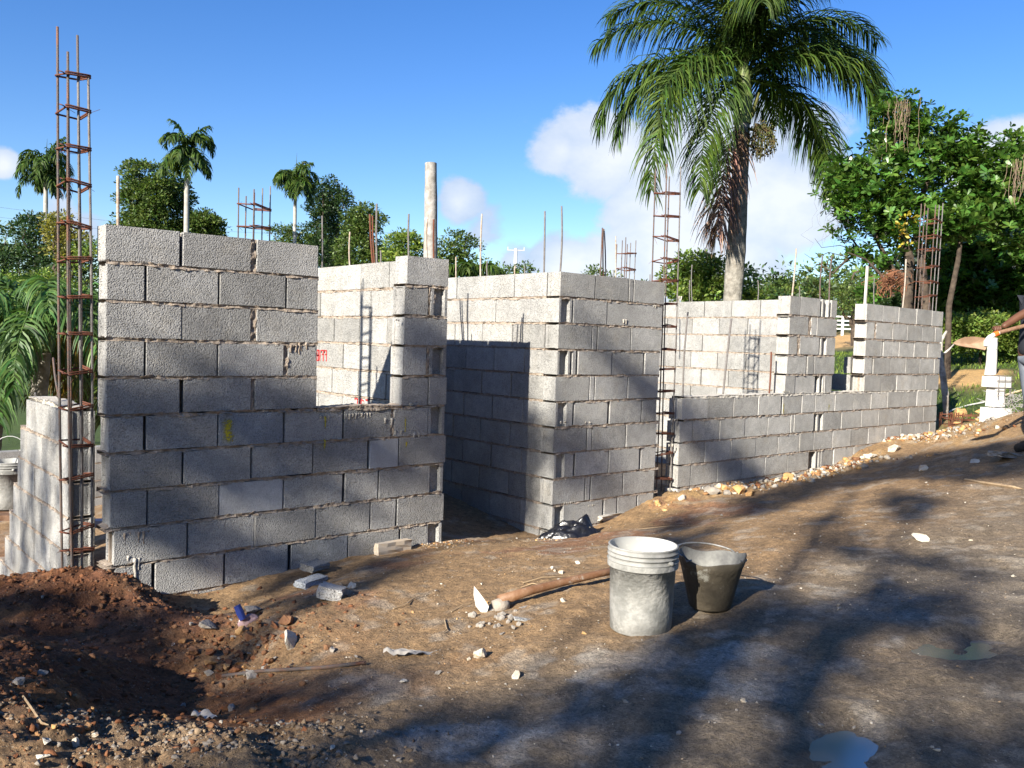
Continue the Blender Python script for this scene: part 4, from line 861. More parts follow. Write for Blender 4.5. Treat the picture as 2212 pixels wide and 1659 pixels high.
gtree(455, 47, [E(447, 488, 47, 22, 24), E(455, 520, 47, 25, 30)], 'small dark round tree top behind the near wall', M_LEAF_D, nclump=50, rcl=.4, per=80, size=.16)
gtree(630, 48, [E(610, 505, 48, 28, 12), E(660, 510, 48, 36, 16), E(640, 540, 48, 50, 30)], 'flat topped feathery tree below the smallest palm', M_LEAF_A, nclump=90, rcl=.4, per=60, size=.15)
gtree(715, 46, [E(705, 418, 46, 26, 26), E(735, 440, 46, 20, 26), E(690, 450, 46, 24, 28), E(715, 500, 46, 42, 60), E(700, 560, 46, 60, 40)], 'dark tall ivy covered tree right of the smallest palm', M_LEAF_D, nclump=210, rcl=.5, per=80, size=.16)
gtree(790, 40, [E(785, 490, 40, 38, 45), E(775, 550, 40, 45, 45), E(825, 570, 40, 35, 40)], 'mid green round tree above the window opening', M_LEAF_A, nclump=180, rcl=.45, per=70, size=.15)
gtree(880, 34, [E(870, 540, 34, 40, 32), E(900, 560, 34, 40, 40), E(850, 575, 34, 25, 25)], 'light bushy tree left of the dead palm trunk', M_LEAF_L, nclump=80, rcl=.4, per=50, size=.15)
gtree(980, 36, [E(975, 545, 36, 45, 36), E(1000, 520, 36, 34, 30), E(960, 580, 36, 45, 35), E(1015, 570, 36, 30, 35)], 'loose feathery tree right of the dead palm trunk', M_LEAF_A, nclump=80, rcl=.4, per=36, size=.15, shell=.3)
gtree(1100, 60, [E(1080, 590, 60, 30, 14), E(1130, 585, 60, 30, 14), E(1100, 605, 60, 60, 16)], 'thin distant tree tops right of the utility pole', M_LEAF_A, nclump=60, rcl=.5, per=24, size=.22, shell=.2)
gtree(1280, 60, [E(1285, 590, 60, 22, 10), E(1300, 605, 60, 40, 14)], 'tiny distant tree tops behind the leaning bundle of bars', M_LEAF_A, nclump=24, rcl=.5, per=24, size=.22, shell=.2)
gtree(1510, 22, [E(1500, 590, 22, 48, 44), E(1470, 610, 22, 40, 40), E(1540, 600, 22, 30, 45), E(1500, 640, 22, 60, 40), E(1600, 610, 23, 30, 36), E(1600, 645, 23, 50, 30)], 'yellow green bush around the big palm trunk', M_LEAF_L, nclump=190, rcl=.28, per=46, size=.12, trunk_r=.06)
gtree(1690, 55, [E(1680, 628, 55, 45, 18), E(1730, 622, 55, 50, 20), E(1790, 630, 55, 45, 18), E(1700, 650, 55, 80, 20)], 'bluish feathery trees between palm and middle pier', M_LEAF_A, nclump=110, rcl=.6, per=50, size=.24, shell=.2)
gtree(1850, 36, [E(1850, 615, 36, 40, 34), E(1835, 650, 36, 50, 24), E(1880, 640, 36, 30, 30), E(1820, 670, 36, 30, 18)], 'thin twiggy tree seen through the gap right of the middle pier', M_LEAF_A, nclump=90, rcl=.45, per=24, size=.13, shell=.2)
# young palm filling the left edge, its fronds hanging low
pp = at_depth(60, 900, 12.5); pp = Vector((pp.x, pp.y, gz1(pp.x, pp.y) - .2)); pt2 = at_depth(95, 760, 12.5)
yf = [(az_of(a), e0, e1, L, m_) for a, e0, e1, L, m_ in [(0, 50, -75, 2.2, None), (25, 62, -55, 2.3, None), (-20, 30, -88, 2.3, None), (-45, 45, -85, 2.4, None), (-70, 35, -95, 2.4, None), (-95, 50, -88, 2.5, None), (-120, 30, -92, 2.5, None), (-150, 45, -85, 2.5, None), (180, 45, -80, 2.6, None), (160, 60, -60, 2.6, None),
      (-60, 62, -60, 2.2, None), (-130, 66, -55, 2.4, None), (60, 55, -70, 2.2, None), (100, 50, -70, 2.2, None), (-10, 5, -92, 1.9, M_PALM_Y), (-30, 58, -70, 1.9, None), (-80, 10, -96, 2.3, None), (-165, 20, -92, 2.6, None), (135, 40, -80, 2.3, None), (-105, 5, -98, 2.2, None)]]
palm(pp, pt2, yf, 'young palm with dense hanging fronds at the left edge behind the stepped wall', .12, .10, mat_=leaf_mat('young_palm', (.03, .085, .02), (.085, .16, .04), .3, nscale2=5), nl=64, ll=.55, width=.03, shaft=.35)
pp = at_depth(-20, 900, 13.5); pp = Vector((pp.x, pp.y, gz1(pp.x, pp.y) - .2)); pt2 = at_depth(-5, 790, 13.5)
palm(pp, pt2, [(a, e0 + 5, e1, L * .95, m_) for a, e0, e1, L, m_ in yf], 'second young palm behind the first, cut by the left picture edge', .12, .10, mat_=leaf_mat('young_palm2', (.05, .10, .02), (.11, .16, .04), .3, nscale2=5), nl=60, ll=.55, width=.03, shaft=.35)
pp = at_depth(190, 900, 14.5); pp = Vector((pp.x, pp.y, gz1(pp.x, pp.y) - .2)); pt2 = at_depth(180, 800, 14.5)
palm(pp, pt2, [(a + .5, e0 - 5, e1, L * .8, m_) for a, e0, e1, L, m_ in yf[::1]], 'third young palm, partly hidden by the tall rebar column', .12, .10, mat_=leaf_mat('young_palm3', (.06, .09, .02), (.12, .14, .035), .3, nscale2=5), nl=50, ll=.5, width=.03, shaft=.3)
# palm top behind the doorway wall
pp = at_depth(1010, 640, 24); pp = Vector((pp.x, pp.y, gz1(pp.x, pp.y))); pt2 = at_depth(1010, 620, 24)
palm(pp, pt2, [(az_of(a), e, -60, 1.3) for a, e in [(0, 60), (40, 70), (-40, 65), (90, 75), (150, 65), (180, 55), (-90, 70), (-140, 60), (20, 45)]], 'low bright palm top peeping over the doorway side wall', .1, .08, nl=44, ll=.5, width=.04, shaft=.2)

# the broad leaved tree mass at the right: rosettes of big leaves
def rosette(n=8, s=.13):
    r_ = random; P = np.zeros((n, 3)); D_ = []
    V = []; F = []
    for k in range(n):
        a = k / n * 6.283 + r_.uniform(-.3, .3); el = r_.uniform(-.1, .75); d = np.array([math.cos(a) * math.cos(el), math.sin(a) * math.cos(el), math.sin(el)]); sd = np.array([-math.sin(a), math.cos(a), 0]); nn = np.cross(d, sd) * -1
        L_ = s * r_.uniform(.75, 1.2); w = L_ * .42; b0 = len(V)
        for t, ww, h in ((0, .05, 0), (.35, .55, .02), (.7, 1, .0), (.92, .6, -.05), (1.0, .05, -.09)):
            c = d * L_ * t + np.array([0, 0, h * L_]); V += [c - sd * w * ww * .5 + nn * w * .08 * ww, c + sd * w * ww * .5 + nn * w * .08 * ww]
        F += [(b0 + 2 * i, b0 + 2 * i + 1, b0 + 2 * i + 3, b0 + 2 * i + 2) for i in range(4)]
    return np.array(V), np.array(F)
ROS = [rosette(random.randint(6, 9)) for _ in range(10)]
def rot_rand(n):
    ax = rng.normal(0, .5, (n, 2)); yaw = rng.uniform(0, 6.283, n); Rm = []
    for i in range(n): Rm.append(np.array((Matrix.Rotation(ax[i, 0], 3, 'X') @ Matrix.Rotation(ax[i, 1], 3, 'Y') @ Matrix.Rotation(yaw[i], 3, 'Z'))))
    return Rm
ROSM = [mesh_np('leaf_cluster', V, F, M_LEAF_NEAR) for V, F in ROS]
def broad_tree(u, D, ells, label, n, trunks, twigs=(), parts=130, scale=1.0, name='broad_leaved_tree'):
    p = at_depth(u, 760, D); base = Vector((p.x, p.y, gz1(p.x, p.y))); e = empty(name, base, 0, label=label, cat='tree', group='trees behind the building site')
    mb = MB()
    for pts, r0, r1 in trunks:
        q = [at_depth(a, b, D + (c if len(pt_) > 2 else 0)) - base for pt_ in pts for a, b, c in [tuple(pt_) + (0,) * (3 - len(pt_))]]
        mb.tube(q, list(np.linspace(r0, r1, len(q))), 8, False)
    link('trunk', mb.build('trunk', M_BARK, True), e)
    A_ = np.array(ells, float); vol = (A_[:, 3] * A_[:, 5]) ; pick = rng.choice(len(A_), n, p=vol / vol.sum())
    ncl = max(8, n // 14); cc = rng.choice(len(A_), ncl, p=vol / vol.sum()); CC = A_[cc, :3] + rand_unit(ncl) * (rng.uniform(.45, 1, ncl) ** .6)[:, None] * A_[cc, 3:]
    k = rng.integers(0, ncl, n); P = CC[k] + rand_unit(n) * rng.uniform(.1, 1, n)[:, None] ** .6 * .36 * scale
    rest = rng.random(n) < .3; U = rand_unit(n); P[rest] = (A_[pick, :3] + U * (rng.uniform(.2, 1, n) ** .5)[:, None] * A_[pick, 3:])[rest]
    P = P - np.array(base); dist = (P + np.array(base)) @ np.array(fw2); order = np.argsort(dist); Rm = rot_rand(n); VV = []; QQ = []; nv = 0
    for c, i in enumerate(order):
        sc = rng.uniform(.8, 1.25) * scale; k = rng.integers(0, 10)
        if c < parts:
            o = link('leaf_cluster', ROSM[k], e, tuple(P[i])); o.rotation_euler = Matrix(Rm[i].tolist()).to_euler(); o.scale = (sc,) * 3
        else:
            V, F = ROS[k]; VV.append(V @ Rm[i].T * sc + P[i]); QQ.append(F + nv); nv += len(V)
    link('foliage', mesh_np('foliage', np.concatenate(VV), np.concatenate(QQ), M_LEAF_NEAR), e, kind='stuff')
    return e
DT = 15.5
broad_tree(1960, DT, [E(1960, 240, DT, 45, 45), E(1905, 235, DT, 30, 30), E(2010, 300, DT, 50, 60), E(1900, 370, DT, 60, 55), E(1830, 410, DT, 55, 45), E(1960, 390, DT, 80, 70), E(2060, 400, DT, 70, 60), E(1870, 460, DT, 70, 50), E(2100, 310, DT, 36, 50), E(2000, 480, DT, 90, 50), E(2070, 470, DT, 60, 60), E(1800, 350, DT, 22, 20), E(1925, 500, DT, 60, 40), E(2130, 440, DT, 50, 60), E(2050, 320, DT, 44, 44), E(2110, 360, DT, 50, 50), E(2175, 380, DT, 50, 60), E(2200, 480, DT, 50, 60), E(1935, 300, DT, 44, 44)],
           'tall broad leaved tree with vines, right of the big palm', 2700,
           [([(1955, 840), (1960, 640), (1965, 560), (1945, 480), (1930, 400), (1950, 300), (1965, 230)], .11, .03), ([(2005, 840), (2000, 660), (1990, 560), (1975, 480), (2000, 400), (2040, 330)], .10, .03), ([(1965, 600, .3), (1930, 585, .3), (1890, 565, .3), (1860, 545, .3), (1830, 560, .3), (1800, 590, .2)], .06, .015),
            ([(1930, 585), (1900, 530), (1880, 480), (1850, 430)], .05, .015), ([(1860, 545), (1830, 500), (1815, 470), (1810, 440)], .02, .008), ([(1900, 560), (1870, 580), (1845, 590), (1840, 605)], .03, .012), ([(2045, 860), (2050, 660), (2070, 560), (2080, 470), (2090, 380), (2110, 300)], .06, .02), ([(1990, 560), (2010, 500), (2060, 470)], .05, .02),
            ([(1800, 590), (1770, 570), (1745, 585), (1735, 570)], .012, .003), ([(1830, 555), (1790, 545), (1755, 560), (1738, 548)], .010, .003), ([(1860, 545), (1815, 530), (1775, 535), (1760, 515)], .010, .003), ([(1790, 560), (1780, 590), (1760, 600)], .008, .003)])
broad_tree(1870, DT - 1, [E(1860, 545, DT, 30, 16), E(1825, 550, DT, 16, 12), E(1900, 575, DT, 26, 16), E(1845, 475, DT, 14, 10), E(1880, 640, DT, 30, 16)], 'small low branches with sparse rosettes left of the dark trunks', 90, [([(1930, 640), (1900, 590), (1870, 560), (1830, 545)], .03, .01)], parts=50)
broad_tree(2150, 19.0, [E(2150, 520, 19.0, 70, 70), E(2200, 440, 19.0, 60, 70), E(2090, 560, 19.0, 60, 60), E(2180, 600, 19.0, 80, 50), E(2100, 625, 19.0, 70, 36), E(2240, 540, 19.0, 60, 80), E(2060, 620, 19.0, 36, 45), E(2250, 400, 19.0, 60, 80), E(2170, 655, 19.0, 60, 22), E(2205, 340, 19.0, 14, 30), E(2195, 300, 19.0, 22, 12)],
           'broad leaved tree mass at the right edge above the worker', 2600, [([(2150, 860), (2150, 700), (2160, 600), (2180, 480), (2190, 380), (2185, 310)], .08, .02), ([(2212, 330), (2180, 345), (2165, 370)], .03, .01), ([(2212, 520), (2170, 545), (2150, 560)], .05, .02)], scale=1.3)
gtree(1960, 20.5, [E(1985, 600, 20.5, 60, 70), E(2060, 640, 20.5, 80, 60), E(1930, 655, 20.5, 40, 24), E(2150, 640, 20.5, 100, 60), E(2210, 520, 20.5, 60, 100), E(2080, 540, 20.5, 60, 60)], 'dark undergrowth behind the broad leaved trees', M_LEAF_D, nclump=260, rcl=.35, per=60, size=.14)
gtree(2120, 17.8, [E(2090, 735, 17.8, 60, 32), E(2150, 732, 17.8, 60, 34), E(2200, 735, 17.8, 50, 50), E(2120, 705, 17.8, 90, 22), E(2045, 730, 17.8, 26, 40)], 'light green shrubs on the bank behind the shovel', M_LEAF_L, nclump=380, rcl=.2, per=46, size=.08, trunk_r=.03, name='bank_shrub', cat='shrub')
gtree(1955, 14, [E(1960, 470, 14, 9, 14), E(1948, 500, 14, 10, 16), E(1958, 525, 14, 8, 10)], 'small yellow leaves among the dark trunks', leaf_mat('yellow_leaf', (.25, .20, .02), (.34, .28, .03), .3), nclump=7, rcl=.10, per=12, size=.07, trunk_r=.012, name='yellow_vine', cat='vine', limbs=2)
# hanging aerial roots and the brown root mass
def strands(u, v, D, wu, hv, n, label, m, name='hanging_roots', r=.004, tangle=.12):
    c = at_depth(u, v, D); mb = MB(); k = D / FPX
    for i in range(n):
        x = rnd.gauss(0, wu * k * .4); y = rnd.gauss(0, .15); z = rnd.uniform(0, .1); h = hv * k * rnd.uniform(.4, 1.1); pts = []
        for t in range(7): pts.append(rt3 * (x + rnd.gauss(0, tangle * .15)) + fw2 * y + Vector((0, 0, z - h * t / 6)))
        mb.tube(pts, r, 3, False)
    link(name, mb.build(name, m), None, c, label=label, cat='roots')
M_ROOT = mat('dry_roots', (.17, .12, .08), (.26, .19, .13), 12); M_ROOT2 = mat('brown_roots', (.14, .055, .028), (.22, .10, .05), 12)
strands(1945, 225, DT - .5, 34, 110, 26, 'dry aerial roots hanging from the top left of the broad leaved tree', M_ROOT)
strands(1925, 600, 13.2, 26, 44, 70, 'brown matted root mass hanging between the dark trunks', M_ROOT2, 'root_mass', .006, .3)
strands(2205, 350, 13.0, 22, 90, 18, 'dry aerial roots near the right picture edge', M_ROOT)
strands(1830, 440, DT, 70, 110, 40, 'thin grey vines hanging under the left branches', mat('grey_vine', (.2, .2, .19)), 'hanging_vines', .0025, .5)
strands(1890, 330, DT, 34, 90, 16, 'a few thin vines hanging left of the tree top', mat('grey_vine2', (.2, .2, .19)), 'hanging_vines', .0025, .5)

# forest of the far hills
def forest(azs, D, label, m, n, size, hmin, hmax):
    a = np.radians(rng.uniform(azs[0], azs[1], n)) ; r_ = D * rng.uniform(.85, 1.25, n); x = r_ * np.cos(a); y = r_ * np.sin(a); g = gz(x, y); E_ = np.stack([x, y, g + rng.uniform(hmin, hmax, n), rng.uniform(2.5, 5, n), rng.uniform(2.5, 5, n), rng.uniform(1.6, 3.4, n)], 1)
    V, Q = crown(E_, n * 14, 1.3, 22, size, m); link('far_woods', mesh_np('far_woods', V, Q, m), kind='stuff', label=label, cat='woods')
forest((5, 100), 95, 'low far woods along the horizon behind the site', M_LEAF_A, 70, .55, 0, 2.2)
forest((5, 100), 60, 'nearer scrub on the slope behind the site', M_LEAF_D, 60, .4, -.5, 1.4)

# ------------------------------------------------------------------ trees outside the frame whose shade falls on the site
# crown density of unseen trees left of the yard, shaped to cast its shade patches, one row per 11 cm
SHADE = """
..658568888862................................................
..78888888888871..............................................
.8888888888888881.............................................
.8888888888888885.............................................
.88888888888888882............................................
.88888888888888885............................................
.88888888888888888............................................
.788888888888888886.....2324362...............................
.5588888844688888882....999976................................
.23.4886....168888861.3989997.................................
.1...23.......6888883.2997411.................................
...........2...588888..83.....................................
.........252...1888881........................................
.......2676.....78888............12...........................
......17772.....488882........34.55...........................
......2775......188881.......599654...........................
......3771.......78882.......599754...........................
......154........2872.........65153...........................
...........5752...21.2743........53...........................
..........58882.....588872.......53...........................
.........48883....378886........1531..........................
........38862....288882.........13253573......................
...58973431......78871.............3559972....................
...79993........488862.............3357991....11....11........
...9999........124663..............1345581...121....111.......
..199991.....341..21................356551..1232.....2.1......
3.39999621.1.11.....................149961.1.33333333322......
5899999999961........................29993231333333333333.....
5697699999998..................674..299992131333333333333.....
2.27599999997................4899982699993.313333333333333....
4.29999999993...............5999998667989213133333333333321...
9569999999993..............199999985..5364.3133333333333321.1.
9999997239997..............189999983......2313333333333333..13
9999994.499992.............1487363...1....32133333333333332.11
.999873.656995562.26531...49999999966763..3223333333333333.1..
...9853344.59999974466653..79999999888888843233333222223232..1
.......3434589999988656655136889986478888763333333222222348831
..........467999941....3333336476.1788888......33322222235766.
.............89964.....2333344664235788..............222356...
"""
def shade_trees():
    e1 = Vector((-SUN_D.y, SUN_D.x, 0)).normalized(); e2 = SUN_D.cross(e1).normalized(); e2 = -e2 if e2.z < 0 else e2
    cell = .11; a0, b1 = 0, 33; pts = []; crowns = {0: [], 1: []}
    rows = SHADE.strip('\n').split('\n'); H = len(rows)
    grid = [[0 if c == '.' else int(c) for c in r.ljust(62, '.')] for r in rows]
    for i in range(H + 22):
        for j in range(-26, 62):
            if 0 <= j and i < H: lv = grid[i][j]
            elif i >= H: lv = 7 if (i - H) < 18 + 3 * math.sin(j * .7) and vn(np.array([j * .17]), np.array([i * .17]))[0] > -.35 else 0
            else: lv = 6 if i > 24 and vn(np.array([j * .15]), np.array([i * .15]))[0] > -.25 else 0
            if lv in (2, 3) and j >= 39: lv = 7 if math.sin(j * 2.3 + i * .35) > .55 else 0
            if lv >= 6 and i > 18 and float(vn(np.array([j * .30]), np.array([i * .42]), 0, 77)[0]) > .34: lv = 1
            if lv >= 6 and i > 16 and j < 33 and float(vn(np.array([j * .62]), np.array([i * .62]), 0, 78)[0]) > .30: lv = 0
            if 33 <= j <= 40 and i > 12 and lv >= 2: lv = min(9, lv + 5)
            if lv in (1, 2): lv = 0 if random.random() < .5 else lv
            if not lv: continue
            n = int(lv * 2.6 + random.random()); T = 11.5 + 1.6 * float(vn(np.array([j * .12]), np.array([i * .12]), 0, 3)[0]) + random.uniform(-.5, .5)
            c = e1 * ((a0 + j + .5) * cell) + e2 * ((b1 - i + .5) * cell) - SUN_D * T
            crowns[0 if j < 22 else 1].append((tuple(c), n))
    for k, lb in ((0, 'big shade tree standing left of the yard towards the camera'), (1, 'big shade tree standing left of the near wall')):
        C = np.repeat(np.array([c for c, n in crowns[k]]), [n for c, n in crowns[k]], 0); n = len(C)
        P = C + rng.normal(0, .055, (n, 3)) + np.outer(rng.normal(0, .35, n), np.array(SUN_D)); cx, cy = P[:, 0].mean(), P[:, 1].mean(); base = Vector((cx, cy, gz1(cx, cy)))
        e = empty('shade_tree', base, 0, label=lb, cat='tree'); V, Q = leaves(P - np.array(base), rand_unit(n), .115, .55, .1); link('crown', mesh_np('crown', V, Q, M_LEAF_A), e)
        mb = MB(); fork = Vector((0, 0, 2.6)); limb(mb, (0, 0, -.4), fork, .3, .22, 6)
        for q in range(9): t = crowns[k][random.randrange(len(crowns[k]))][0]; limb(mb, fork, Vector(t) - base, .07, .012, 6, .02, .05)
        link('trunk', mb.build('trunk', M_BARK, True), e)
shade_trees()
for i, (x, y, h, r) in enumerate([(-13, -8, 8, 3.6), (-6, -8.5, 9, 4), (1, -9, 9, 4), (8, -9.5, 9, 4), (15, -9, 8, 4), (21, -5, 7, 3.5), (-3, -13, 11, 5), (10, -14, 11, 5)]):  # unseen trees added to cut sky light on the shaded walls and ground
    g = gz1(x, y); tree((x, y, g), [(x, y, g + h * .62, r, r, h * .42), (x + 1.5, y - 1, g + h * .4, r * .8, r * .8, h * .35), (x - 1.5, y + .3, g + h * .35, r * .8, r * .8, h * .33)], ['wide dark tree', 'tall dark tree', 'round dark tree', 'spreading dark tree', 'broad dark tree', 'low dark tree', 'very tall dark tree', 'great dark tree'][i] + ' of the unseen grove added behind the viewer to dim the sky light', M_LEAF_D, nclump=120, rcl=1.0, per=34, size=.34, trunk_r=.25, group='unseen grove added behind the camera')

# ------------------------------------------------------------------ grass on the slope
def grass():
    n = 26000; P = []
    x = rng.uniform(12.4, 24, n); y = rng.uniform(4, 15, n); keep = (x + .25 * (y - 5) > 12.9)
    x, y = x[keep], y[keep]; cut = 0 * x; 
    for qx, qy, q1 in CUTS: cut = cut + 1.6 * np.exp(-((x - qx) ** 2 + (y - qy) ** 2) / (q1 * 1.1) ** 2)
    k2 = rng.random(len(x)) > np.clip(cut * 1.6, 0, 1); x, y = x[k2], y[k2]
    z = gz(x, y) - .01; n = len(x); P = np.stack([x, y, z], -1); D_ = rand_unit(n) * .6 + np.array([0, 0, 1.0]); V, Q = leaves(P, D_, .085, .16, .1); link('grass', mesh_np('grass', V, Q, M_GRASS), kind='stuff', label='short grass on the slope at the right', cat='grass')
grass()

# ------------------------------------------------------------------ stones and rubble
ROCKV = {}
def rock_mesh(kind, m):
    if (kind, m.name) not in ROCKV: V, F = hull(15, (1, .8, .68), kind * 3 + 1, 2); ROCKV[(kind, m.name)] = mesh('stone', V, F, m)
    return ROCKV[(kind, m.name)]
def rock(u, v, wpx, label, m=None, kind=0, group='larger loose stones on the ground', rz=None, sq=1, name='stone'):
    p = on_ground(u, v); s = wpx * p.dot(fw2) / FPX / 2; o = link(name, rock_mesh(kind, m or M_ROCK_W), None, p + Vector((0, 0, s * .3)), (rnd.uniform(-.3, .3), rnd.uniform(-.3, .3), rnd.uniform(0, 6) if rz is None else rz), label=label, cat='stone', group=group); o.scale = (s, s, s * sq); return o
for a in [(625, 1396, 56, 'sunlit cream stone standing upright left of the hoe', M_ROCK_W, 1, 1.9), (1037, 1420, 46, 'rounded tan stone below the hoe head', M_ROCK_W, 2, .9), (1115, 1463, 32, 'squarish tan stone between hoe and bottom edge', M_ROCK_W, 3, 1), (760, 1272, 28, 'round pale stone beside the broken block pieces', M_ROCK_W, 4, 1),
          (1212, 1240, 18, 'small cream stone nearest the hoe handle', M_ROCK_W, 0, 1), (1248, 1218, 16, 'small cream stone up slope of the hoe handle', M_ROCK_W, 1, 1), (1192, 1230, 14, 'tiny round stone left of the hoe handle', M_ROCK_W, 2, 1), (1987, 1167, 44, 'flat ochre stone alone on the bare dirt at right', M_ROCK_W, 3, .5), (1993, 1018, 30, 'cream stone in the shade edge at right', M_ROCK_W, 4, .9),
          (1270, 1155, 56, 'brown stone weighing down the black plastic bag', M_ROCK_G, 1, .8), (520, 1370, 40, 'big orange stone at the edge of the hollow', M_ROCK_O, 2, .8), (450, 1360, 50, 'grey earthy stone in the hollow', M_ROCK_G, 3, .9), (620, 1350, 46, 'brown clod above the cream stone', M_ROCK_B, 4, .8), (545, 1325, 56, 'grey crusted stone beside the blue wrapper', M_ROCK_G, 0, .6),
          (455, 1440, 34, 'orange flat stone in the lower hollow', M_ROCK_O, 1, .7), (490, 1448, 30, 'ochre stone right of the flat one in the hollow', M_ROCK_O, 2, .7), (532, 1445, 26, 'pale orange stone near the lying rebar', M_ROCK_O, 3, .7), (422, 1458, 26, 'small ochre stone left of the hollow stones', M_ROCK_O, 4, .8), (355, 1553, 22, 'tan stone on the lip of the trench', M_ROCK_O, 0, 1.2), (198, 1535, 26, 'ochre stone on the red mound at lower left', M_ROCK_O, 1, .8),
          (118, 1580, 26, 'orange stone near the bottom left', M_ROCK_O, 2, .8), (100, 1608, 28, 'white stone near the bottom left corner', M_ROCK_W, 3, .9), (162, 1612, 28, 'white stone right of the orange one at bottom left', M_ROCK_W, 4, 1), (205, 1595, 22, 'pale stone on the grey rubble ridge', M_ROCK_W, 0, .9), (92, 1645, 34, 'flat white stone at the bottom edge', M_ROCK_W, 1, .6),
          (718, 1408, 22, 'small brown rounded stone behind the paper scrap', M_ROCK_G, 2, .9), (1085, 1372, 18, 'small grey stone right below the hoe head', M_ROCK_G, 3, .8), (1215, 1300, 18, 'white pebble under the hoe handle', M_ROCK_W, 4, .8), (872, 1476, 22, 'flat pale chip left of the squarish stone', M_ROCK_W, 0, .6), (945, 1458, 22, 'dark edged chip above the pale one', M_ROCK_G, 1, .5),
          (718, 1622, 22, 'white pebble in the shade at the bottom', M_ROCK_W, 2, .6), (1352, 1518, 22, 'grey cube like stone in the shade below the bucket', M_ROCK_G, 3, .9), (2075, 900, 42, 'yellow stone right of the far wall end, leftmost', M_ROCK_O, 4, .8), (2068, 917, 22, 'small yellow stone under the leftmost one', M_ROCK_O, 0, .6), (2118, 893, 26, 'yellow stone between the wall end and the concrete footing', M_ROCK_O, 1, .8), (2137, 893, 34, 'yellow stone touching the concrete footing', M_ROCK_O, 2, .6),
          (1568, 1060, 46, 'largest orange stone at the foot of the low wall', M_ROCK_O, 3, 1.1), (1598, 1066, 44, 'orange stone right of the largest one at the low wall', M_ROCK_O, 4, .8), (1620, 1070, 34, 'flat orange stone further right at the low wall', M_ROCK_O, 0, .7), (1535, 1068, 48, 'grey mortar lump at the foot of the low wall', M_ROCK_G, 1, .9), (1703, 1035, 34, 'yellow stone in the whitish rubble', M_ROCK_O, 2, 1),
          (1238, 1120, 40, 'white lump behind the black bag', M_ROCK_W, 3, 1.1), (1420, 1092, 26, 'orange stone below the rebar slot', M_ROCK_O, 4, .8), (1930, 975, 40, 'cream slab stone in the far rubble', M_ROCK_W, 0, .6), (1880, 990, 36, 'cream stone lower in the far rubble', M_ROCK_W, 1, .6), (1850, 1000, 34, 'brown hollow clod in the far rubble', M_ROCK_B, 2, .8), (2105, 1000, 30, 'pale chip in the shade at right', M_ROCK_W, 3, .5)]:
    rock(a[0], a[1], a[2], a[3], a[4], a[5], sq=a[6])
# flat slab stone
def slab(u, v, L_, w, h, rz, label, m, name, cat, dz=0, tilt=(0, 0), group=None, rough=.006):
    p = on_ground(u, v); mb = MB(); nx, ny = 7, 3; rn = random.Random(int(u)); V = []; F = []
    import bmesh
    bm = bmesh.new(); bmesh.ops.create_cube(bm, size=1); bmesh.ops.subdivide_edges(bm, edges=bm.edges[:], cuts=3, use_grid_fill=True)
    for q in bm.verts: q.co = Vector((q.co.x * L_, q.co.y * w, q.co.z * h)) + Vector((rn.uniform(-1, 1), rn.uniform(-1, 1), rn.uniform(-.4, .4))) * rough
    me = bpy.data.meshes.new(name); bm.to_mesh(me); bm.free(); me.materials.append(m)
    return link(name, me, None, p + Vector((0, 0, h / 2 + dz)), (tilt[0], tilt[1], rz), label=label, cat=cat, group=group)
slab(680, 1240, .17, .10, .04, R(25), 'white broken block piece, topmost of three beside the near wall', M_WHITE, 'broken_block', 'rubble', .03, (.1, .05), 'broken block pieces by the near wall')
slab(672, 1262, .20, .09, .035, R(22), 'long bluish broken block piece, middle one of three', M_BLOCK_B, 'broken_block', 'rubble', 0, (.0, .0), 'broken block pieces by the near wall')
slab(716, 1292, .13, .12, .06, R(50), 'thick grey broken block piece, lowest of three', M_BLOCK, 'broken_block', 'rubble', 0, (.2, .1), 'broken block pieces by the near wall')
p = on_y(853, 1186, 4.93); o = slab(853, 1200, .27, .05, .10, R(2), 'pale concrete slab leaning on the foot of the near wall', mat('slab_mortar', (.42, .34, .25), (.36, .33, .29), 12), 'concrete_slab', 'slab'); o.location = (p.x, 4.95, p.z)
slab(2178, 990, .5, .12, .05, R(-8), 'flat grey slab stone lying in the shade at right', M_ROCK_G, 'flat_stone', 'stone', 0, (.0, .12), None, .012)
slab(1320, 1118, .42, .10, .04, R(5), 'flat white mortar crust at the foot of the pier', M_MORTAR_L, 'mortar_crust', 'rubble', 0, (0, 0), None, .014)
